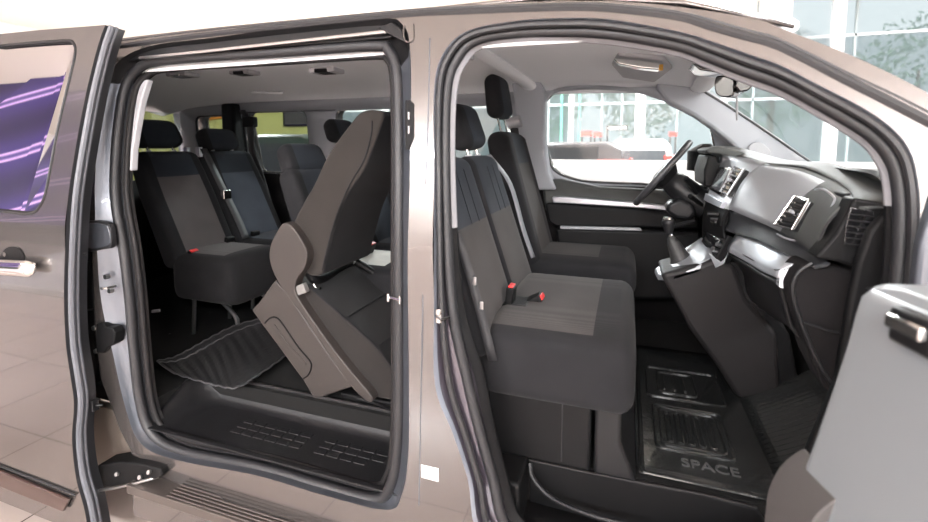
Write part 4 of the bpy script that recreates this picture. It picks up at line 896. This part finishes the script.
# speaker / pocket lobe
q = [at(x, y, Y=-.24) for x, y in [(764,522),(768,490),(780,466),(796,452),(806,450),(800,480),(792,522),(780,570),(758,570)]]
mb = MB(); mb.prism(cr(q, 3, True), (.02, -.12, 0)); mb.build('door_pocket', M('brown_grey_pocket', (.07,.065,.064), .5), fd, bevel=.012)
q = [at(x, y, Y=-.245) for x, y in [(773,522),(776,505),(782,490),(790,480),(786,500),(780,530)]]
mb = MB(); mb.prism(cr(q, 3, True), (0, -.008, 0)); mb.build('pocket_slot', PLB, fd)
# door front frame / hinge post
q = [at(x, y, Y=-.02) for x, y in [(930,180),(940,190),(935,300),(905,400),(880,420),(905,300),(912,240)]]
mb = MB(); mb.prism(q, (0, -.03, 0)); mb.build('door_hinge_edge', JAMB, fd, bevel=.008)
# ================================================================== SHOWROOM
def struct(mb, name, mat, **k): return tag(mb.build(name, mat, None, **k), kind='structure')
def tiles():
    m, n, l, b = new_mat('brown_pink_tiles'); b.inputs['Roughness'].default_value = .16
    tc = n.new('ShaderNodeTexCoord'); br = n.new('ShaderNodeTexBrick'); br.offset = 0; br.inputs['Scale'].default_value = 1
    br.inputs['Brick Width'].default_value = .6; br.inputs['Row Height'].default_value = .6; br.inputs['Mortar Size'].default_value = .004
    br.inputs['Color1'].default_value = (.50, .42, .385, 1); br.inputs['Color2'].default_value = (.53, .445, .405, 1); br.inputs['Mortar'].default_value = (.06, .045, .04, 1)
    l.new(tc.outputs['Object'], br.inputs['Vector']); l.new(br.outputs['Color'], b.inputs['Base Color']); return m
mb = MB(); mb.add([(-22, -12, GZ), (18, -12, GZ), (18, 17, GZ), (-22, 17, GZ)], [(0, 1, 2, 3)]); struct(mb, 'floor', tiles(), recalc=False)
mb = MB(); mb.add([(-40, 17, GZ-.02), (40, 17, GZ-.02), (40, 60, GZ-.02), (-40, 60, GZ-.02)], [(0, 1, 2, 3)]); struct(mb, 'ground', M('forecourt_paving', (.45,.45,.45), .9), recalc=False)
mb = MB(); mb.add([(-22, -12, 6.2), (18, -12, 6.2), (18, 17, 6.2), (-22, 17, 6.2)], [(3, 2, 1, 0)]); struct(mb, 'ceiling', M('beige_ceiling', (.74,.70,.65), .85), recalc=False)
# back wall behind the camera
mb = MB(); mb.box((-22, -12.1, GZ), (18, -12, 6.2)); struct(mb, 'wall_back', M('warm_white_wall', (.75,.70,.66), .8))
mb = MB(); mb.box((-22.1, -12, GZ), (-22, 17, 6.2)); struct(mb, 'wall_left', WHITE)
mb = MB(); mb.box((18, -12, GZ), (18.1, 17, 1.0)); mb.box((18, -12, 4.6), (18.1, 17, 6.2)); struct(mb, 'wall_right', WHITE)
# glazed front: columns, mullions, upper wall
mb = MB(); mb.box((-22, 17.0, 4.3), (-7.0, 17.3, 6.2)); mb.box((1.5, 17.0, 4.3), (5.5, 17.3, 6.2)); struct(mb, 'wall_front', WHITE)
k = 0
for x in (-21, -18, -15.3, -12.8, -9.4, -6.4, -3.9, -1.5, .85, 3.6, 6.6, 9.8, 12.8, 16.0):
    k += 1; w = .32 if k % 2 else .16; mb = MB(); mb.box((x, 16.9, GZ), (x+w, 17.2, 6.2)); struct(mb, 'trim_%d' % k, WHITE)
for x in (-19.5, -16.6, -14, -11.6, -9, -5.4, -2.3, -.35, .35, 2.2, 4.5, 7.2, 10.2, 13.4):
    k += 1; mb = MB(); mb.box((x, 16.97, GZ), (x+.06, 17.06, 6.2)); struct(mb, 'trim_%d' % k, M('mullion_grey', (.28,.33,.34), .5))
for z in (3.0, 4.9):
    k += 1; mb = MB(); mb.box((-22, 16.97, z), (18, 17.06, z+.07)); struct(mb, 'trim_%d' % k, M('mullion_pale', (.5,.55,.57), .5))
mb = MB(); mb.add([(-22, 17.03, GZ), (18, 17.03, GZ), (18, 17.03, 6.2), (-22, 17.03, 6.2)], [(0, 1, 2, 3)]); struct(mb, 'window_1', GL_HAZE, recalc=False, smooth=False)
mb = MB(); mb.add([(18.05, -12, 1), (18.05, 17, 1), (18.05, 17, 4.6), (18.05, -12, 4.6)], [(0, 1, 2, 3)]); struct(mb, 'window_2', GL_CLEAR, recalc=False, smooth=False)
# green door frame
mb = MB(); p0 = at(562,93,Y=16.8); p1 = at(580,93,Y=16.8)
for xx in (p0.x, p1.x): mb.box((xx-.04, 16.75, GZ), (xx+.04, 16.83, p0.z))
mb.box((p0.x, 16.75, p0.z-.04), (p1.x, 16.83, p0.z+.04)); tag(struct(mb, 'door_1', M('green_frame', (.10,.30,.24), .5)))
# low white partition beyond the van
part = MB(); part.box((-2.2, 4.0, GZ), (7.5, 4.12, 1.31)); tag(part.build('partition_panel', M('partition_white', (.62,.63,.65), .3), None, bevel=.01), 'low white glossy partition panel between the van and the parked cars', 'partition')
# yellow green divider with picture
part = MB(); part.box((-14.5, 6.8, GZ), (-4.9, 6.95, 3.0)); tag(part.build('display_divider', M('yellow_green_paint', (.42,.45,.16), .7), None), 'yellow-green display divider seen through the rear tinted window', 'divider')
pf = empty('framed_picture', (-6.2, 6.78, 1.9), 'dark framed picture hanging on the yellow-green divider', 'picture')
pa, pb = at(283,110,Y=6.75), at(309,126,Y=6.75)
mb = MB(); mb.box((pa.x, 6.74, pb.z), (pb.x, 6.79, pa.z)); mb.build('picture_frame', BLACKG, pf)
mb = MB(); mb.box((pa.x+.04, 6.735, pb.z+.04), (pb.x-.04, 6.745, pa.z-.04)); mb.build('picture_sheet', M('dark_print', (.05,.05,.05), .5, var=.9, vscale=3), pf)
# orange sign at far left window
p = at(208,116,Y=6.74); mb = MB(); mb.tube([p+Vector((-.3, 0, 0)), p+Vector((.45, 0, .05))], .11, 12); mb.tube([p+Vector((-.05, 0, .05)), p+Vector((.1, 0, .38))], .10, 12)
tag(mb.build('orange_emblem', M('orange_plastic', (.85,.32,.05), .4), None), 'small orange emblem glimpsed through the rearmost tinted window', 'sign')
# car generator
def car(name, loc, rotz, label, paint, L=4.3, W=1.8, H=1.6, cabin=(.28, .98), tz=(.80, .95), tx=(-.02, .12), ty=(.55, .90), group=None):
    root = empty(name, loc, label, 'car', group); root.rotation_euler.z = rotz
    # local: front +X, rear at x=0 -> L
    st_ = [(0, .45, .80, .80), (.05, .34, .95, .90), (.3, .28, 1.0, .97), (1.2, .25, 1.0, 1.0), (2.6, .25, 1.0, 1.0), (3.3, .27, .97, .98), (3.95, .30, .82, .93), (4.25, .36, .66, .80), (4.3, .42, .56, .7)]
    rings = []
    for x, z0, z1, wf in st_:
        x = x/4.3*L; z1 = z1*H/1.6; h = W/2*wf
        rings.append([Vector((x, -h*.92, z0)), Vector((x, -h, z0+.12)), Vector((x, -h, z1-.12)), Vector((x, -h*.9, z1)), Vector((x, h*.9, z1)), Vector((x, h, z1-.12)), Vector((x, h, z0+.12)), Vector((x, h*.92, z0))])
    def L_(mb, **k): return mb.build(local=True, **k)
    rings_mesh(rings, True, True).build('body', paint, root, local=True, bevel=.05)
    cab = [(.12, .93, .93), (.45, .86, 1.0), (1.1, .82, 1.0), (2.0, .80, .99), (2.5, .78, .90), (3.25, .84, .62)]
    rc_ = []
    for x, wf, zf in cab:
        x = x/4.3*L; h = W/2; zb2 = .93*H/1.6; zt2 = H*zf
        if zf < .7: zt2 = zb2+.02
        rc_.append([Vector((x, -h*.9, zb2-.03)), Vector((x, -h*wf*.84, zt2-.05)), Vector((x, -h*wf*.72, zt2)), Vector((x, h*wf*.72, zt2)), Vector((x, h*wf*.84, zt2-.05)), Vector((x, h*.9, zb2-.03))])
    rings_mesh(rc_, True, True).build('cabin', paint, root, local=True, bevel=.03)
    WM = M('car_window', (.03,.035,.04), .3, spec=.3); zb2 = .93*H/1.6; h = W/2
    mb = MB(); mb.prism([(.10, -h*.72, zb2+.03), (.10, h*.72, zb2+.03), (.16, h*.66, H*.93-.08), (.16, -h*.66, H*.93-.08)], (-.03, 0, 0)); mb.build('rear_window', WM, root, local=True, bevel=.01)
    for s_ in (-1, 1):
        mb = MB(); mb.prism([(.5, s_*h*.905, zb2+.02), (2.95/4.3*L, s_*h*.905, zb2+.02), (2.35/4.3*L, s_*h*.74, H*.93), (.6, s_*h*.76, H*.93)], (0, s_*.02, 0)); mb.build('side_window', WM, root, local=True)
        mb = MB(); mb.box((tx[0], h*ty[0] if s_ > 0 else -h*ty[1], tz[0]*H/1.6), (tx[1], h*ty[1] if s_ > 0 else -h*ty[0], tz[1]*H/1.6)); mb.build('tail_light', M('tail_light_red', (.6,.03,.02), .2, coat=1), root, local=True, bevel=.02)
    for x in (.8/4.3*L, 3.45/4.3*L):
        for s_ in (-1, 1):
            mb = MB(); mb.tube([Vector((x, s_*(h-.2), .33)), Vector((x, s_*(h+.01), .33))], .33, 24); w_ = mb.build('wheel', M('car_tyre', (.02,.02,.02), .7), root, local=True)
            mb = MB(); mb.tube([Vector((x, s_*(h-.05), .33)), Vector((x, s_*(h+.02), .33))], .21, 20); mb.build('wheel_rim', STEEL, w_)
    return root
CW = M('white_car_paint', (.8,.8,.8), .15, coat=1); CD = M('graphite_car_paint', (.13,.135,.15), .2, .5, coat=1); CG = M('dark_green_car_paint', (.02,.04,.03), .45, .1); CB = M('blue_grey_car_paint', (.22,.26,.32), .2, .4, coat=1)
car('white_suv', (.95, 12.2, GZ), math.radians(90), 'white estate car parked tail toward the van, beyond the white partition', CW, H=1.82, W=1.9, tz=(1.13, 1.22), tx=(.0, .2), ty=(.62, .92))
car('graphite_hatchback', (.72, 9.2, GZ), math.radians(174), 'graphite hatchback with red tail lights parked to one side of the white estate car', CD, H=1.72, tz=(1.19, 1.27), tx=(.05, .6), ty=(.60, .86))
car('dark_suv', (3.6, 12.3, GZ), math.radians(88), 'grey car parked behind the steering wheel view, right of the white estate car', CD, H=1.8)
car('blue_grey_suv', (9.6, 6.9, GZ), math.radians(172), 'blue-grey car seen through the windscreen above the dashboard', CB, H=1.72)
car('dark_green_suv', (-2.9, 4.5, GZ), math.radians(178), 'dark green car standing close behind the van, seen through its tinted far windows', CG, H=1.78, L=4.5)
# signs
def sign(name, p0, p1, Y, mat, label, stripes=0, post=False):
    a = at(*p0, Y=Y); b = at(*p1, Y=Y); r = empty(name, ((a.x+b.x)/2, Y, GZ), label, 'sign')
    mb = MB(); mb.box((a.x, Y-.03, b.z), (b.x, Y+.03, a.z)); mb.build('sign_board', mat, r)
    for xx in ((a.x+.04,) if not post else (a.x+.04, b.x-.04)):
        mb = MB(); mb.box((xx-.03, Y-.02, GZ), (xx+.03, Y+.02, b.z)); mb.build('sign_post', BLACKG, r)
    if stripes:
        mb = MB(); w = (b.x-a.x)*.8; x = a.x+(b.x-a.x)*.1; i = 0
        while x < a.x+(b.x-a.x)*.9:
            ww = .05+.03*((i*7) % 3); mb.box((x, Y-.036, b.z+(a.z-b.z)*.28), (x+ww, Y-.031, b.z+(a.z-b.z)*(.6+.1*(i % 2)))); x += ww+.025; i += 1
        mb.build('lettering', WHITEG, r)
REDP = M('red_panel', (.75,.07,.06), .5)
sign('black_sign', (606.5,125.5), (627.5,130), 16.7, BLACKG, 'black sign with small white lettering above the white estate car', 1)
sign('red_banner', (581,131), (592,136), 16.7, REDP, 'wider red banner panel left of the black sign, near the green door frame', 0, True)
sign('red_banner', (593.5,132), (602,136.5), 16.7, REDP, 'narrow red banner panel closest to the black sign', 0, True)
sign('red_banner', (669,132), (677,136), 16.7, REDP, 'small red banner panel seen just above the steering wheel rim', 0, True)
# trees outside
LEAF = M('leaf_green', (.22,.33,.25), .7, var=.4, vscale=2); BARK = M('bark', (.14,.11,.08), .9, bump=.8, bscale=20)
def tree(x, y, h, r, label):
    t = empty('street_tree', (x, y, GZ), label, 'tree', 'trees outside the glazing')
    mb = MB(); mb.tube([Vector((x, y, GZ)), Vector((x+.05, y, h*.5)), Vector((x, y, h*.8))], [.16, .12, .05], 10); mb.build('trunk', BARK, t)
    mb = MB()
    for i in range(1100):
        a = random.uniform(0, 6.283); b = random.uniform(-1, 1); rr_ = r*random.uniform(.3, 1)**.5
        c = Vector((x+rr_*math.cos(a)*math.sqrt(1-b*b), y+rr_*math.sin(a)*math.sqrt(1-b*b), h*.72+rr_*1.25*b)); u_ = Vector((random.gauss(0, 1), random.gauss(0, 1), random.gauss(0, 1))).normalized()*.14; v_ = u_.orthogonal().normalized()*.09
        mb.add([c-u_, c+v_, c+u_, c-v_], [(0, 1, 2, 3)])
    mb.build('foliage', LEAF, t, recalc=False, smooth=False)
tree(-3.6, 24, 6, 2.2, 'leafy tree outside, seen past the left end of the driver window')
tree(1.2, 26, 6.5, 2.4, 'leafy tree outside, behind the black sign')
tree(6.5, 23, 6, 2.0, 'leafy tree outside, above the steering wheel')
tree(12.5, 25, 6, 2.4, 'leafy tree outside, seen through the top of the windscreen near the mirror')
# building beyond
mb = MB(); mb.box((7, 38, GZ), (30, 39, 9)); mb.box((-34, 38, GZ), (-4, 39, 7)); struct(mb, 'exterior_wall', M('pale_facade', (.6,.66,.68), .8))
# purple LED wall behind the camera, white table and tan chair (reflected in the door)
def led():
    m, n, l, b = new_mat('purple_screen'); tc = n.new('ShaderNodeTexCoord'); mp = n.new('ShaderNodeMapping'); mp.inputs['Rotation'].default_value = (0, math.radians(14), 0)
    w = n.new('ShaderNodeTexWave'); w.bands_direction = 'Z'; w.inputs['Scale'].default_value = .25; w.inputs['Distortion'].default_value = 1.5; w.inputs['Detail'].default_value = 1
    cr_ = n.new('ShaderNodeValToRGB'); e = cr_.color_ramp.elements; e[0].position = 0; e[0].color = (.015, .008, .05, 1); e[1].position = 1; e[1].color = (.04, .025, .15, 1)
    x = e.new(.93); x.color = (.035, .02, .12, 1); y = e.new(.97); y.color = (.55, .35, .65, 1)
    l.new(tc.outputs['Object'], mp.inputs['Vector']); l.new(mp.outputs['Vector'], w.inputs['Vector']); l.new(w.outputs['Fac'], cr_.inputs['Fac'])
    l.new(cr_.outputs['Color'], b.inputs['Base Color']); l.new(cr_.outputs['Color'], b.inputs['Emission Color']); b.inputs['Emission Strength'].default_value = 1.6; b.inputs['Roughness'].default_value = .4; return m
mb = MB(); mb.box((-15.0, -4.2, .9), (-6.6, -4.0, 5.0)); dsc = empty('display_screen', (-10.8, -4.1, GZ), 'purple and blue lit display screen reflected in the sliding door window', 'screen'); mb.build('screen_face', led(), dsc)
mb = MB(); mb.box((-15.0, -4.3, GZ), (-6.6, -3.98, .9)); mb.build('screen_plinth', BLACKG, dsc)
tb = empty('reception_table', (-2.9, -1.2, GZ), 'white table reflected in the paint of the sliding door', 'table')
mb = MB(); mb.box((-3.7, -1.7, GZ+.72), (-2.1, -.8, GZ+.76)); mb.build('tabletop', WHITEG, tb, bevel=.01)
for xx in (-3.6, -2.2):
    for yy in (-1.6, -.9): mb = MB(); mb.box((xx-.03, yy-.03, GZ), (xx+.03, yy+.03, GZ+.72)); mb.build('leg', WHITEG, tb)
chx = empty('tan_chair', (-3.2, -2.4, GZ), 'tan shell chair reflected in the lower sliding door', 'chair'); TAN = M('tan_shell', (.62,.30,.13), .4)
mb = MB(); mb.box((-3.45, -2.65, GZ+.42), (-2.95, -2.15, GZ+.47)); mb.build('seat', TAN, chx, bevel=.02)
mb = MB(); mb.box((-3.45, -2.68, GZ+.47), (-2.95, -2.62, GZ+.88)); mb.build('backrest', TAN, chx, bevel=.02)
for xx in (-3.42, -2.98):
    for yy in (-2.62, -2.18): mb = MB(); mb.tube([Vector((xx, yy, GZ)), Vector((xx, yy, GZ+.42))], .015, 8); mb.build('leg', TAN, chx)
# fill panels added to light the hall and van, then round ceiling downlights
def fill_panel(x, y, sx, sy, e, lab):
    r = empty('fill_light_panel', (x, y, 6.15), lab, 'ceiling light', 'added fill lights')
    mb = MB(); mb.box((x-sx/2, y-sy/2, 6.12), (x+sx/2, y+sy/2, 6.19)); mb.build('fill_housing', WHITE, r)
    mb = MB(); mb.box((x-sx/2+.05, y-sy/2+.05, 6.105), (x+sx/2-.05, y+sy/2-.05, 6.121)); mb.build('diffuser', M('fill_glow', (1, .97, .94), .5, emit=1.5), r)
    ld = bpy.data.lights.new('panel_light', 'AREA'); ld.shape = 'RECTANGLE'; ld.size = sx; ld.size_y = sy; ld.energy = e*1.7; ld.color = (.97, .98, 1)
    lo = bpy.data.objects.new('panel_light', ld); C.objects.link(lo); lo.parent = r; lo.matrix_parent_inverse = Matrix.Translation(-r.location); lo.location = (x, y, 6.09)
for x, y, e in ((-10.5, -6.5, 700), (-5.0, -10.3, 1200), (-.5, -10.3, 1200), (4.0, -10.3, 1300), (8.5, -9.5, 1300), (12.5, -4.0, 1000), (-4, 10.5, 2200), (3, 10.5, 1500), (-12, 10.5, 2600), (9, 10.5, 1500)):
    fill_panel(x, y, 3.2, 1.2, e, 'added rectangular fill light under the showroom ceiling')
for i in range(8):
    for j in range(3):
        x = -17+i*2.5; y = -9.5+j*3.3; mb = MB(); mb.tube([Vector((x, y, 6.2)), Vector((x, y, 6.16))], .11, 16)
        tag(mb.build('round_downlight', M('downlight_glow', (1, .95, .88), .5, emit=9) if not (i or j) else bpy.data.materials['downlight_glow'], None), 'small round ceiling downlight reflected in the sliding door window', 'ceiling light', 'round ceiling downlights')
# ------------------------------------------------------------------ world
w = bpy.data.worlds.new('World'); bpy.context.scene.world = w; w.use_nodes = True
nt = w.node_tree; bg = nt.nodes['Background']; bg.inputs['Color'].default_value = (.86, .94, .97, 1); bg.inputs['Strength'].default_value = 1.25
# ------------------------------------------------------------------ camera
cd = bpy.data.cameras.new('camera'); cam = bpy.data.objects.new('camera', cd); C.objects.link(cam)
cd.sensor_width = 36; cd.lens = F/928*36; cd.shift_y = -(261-CY)/928; cd.clip_start = .02; cd.clip_end = 200
cam.matrix_world = Matrix(((RT.x, UP.x, -FW.x, CAM.x), (RT.y, UP.y, -FW.y, CAM.y), (RT.z, UP.z, -FW.z, CAM.z), (0, 0, 0, 1)))
cd.dof.use_dof = True; cd.dof.focus_distance = 1.9; cd.dof.aperture_fstop = 2.0
bpy.context.scene.camera = cam
sc = bpy.context.scene
sc.view_settings.view_transform = 'Standard'; sc.view_settings.look = 'None'; sc.view_settings.exposure = -.3; sc.view_settings.gamma = 1
sc.view_settings.use_curve_mapping = False
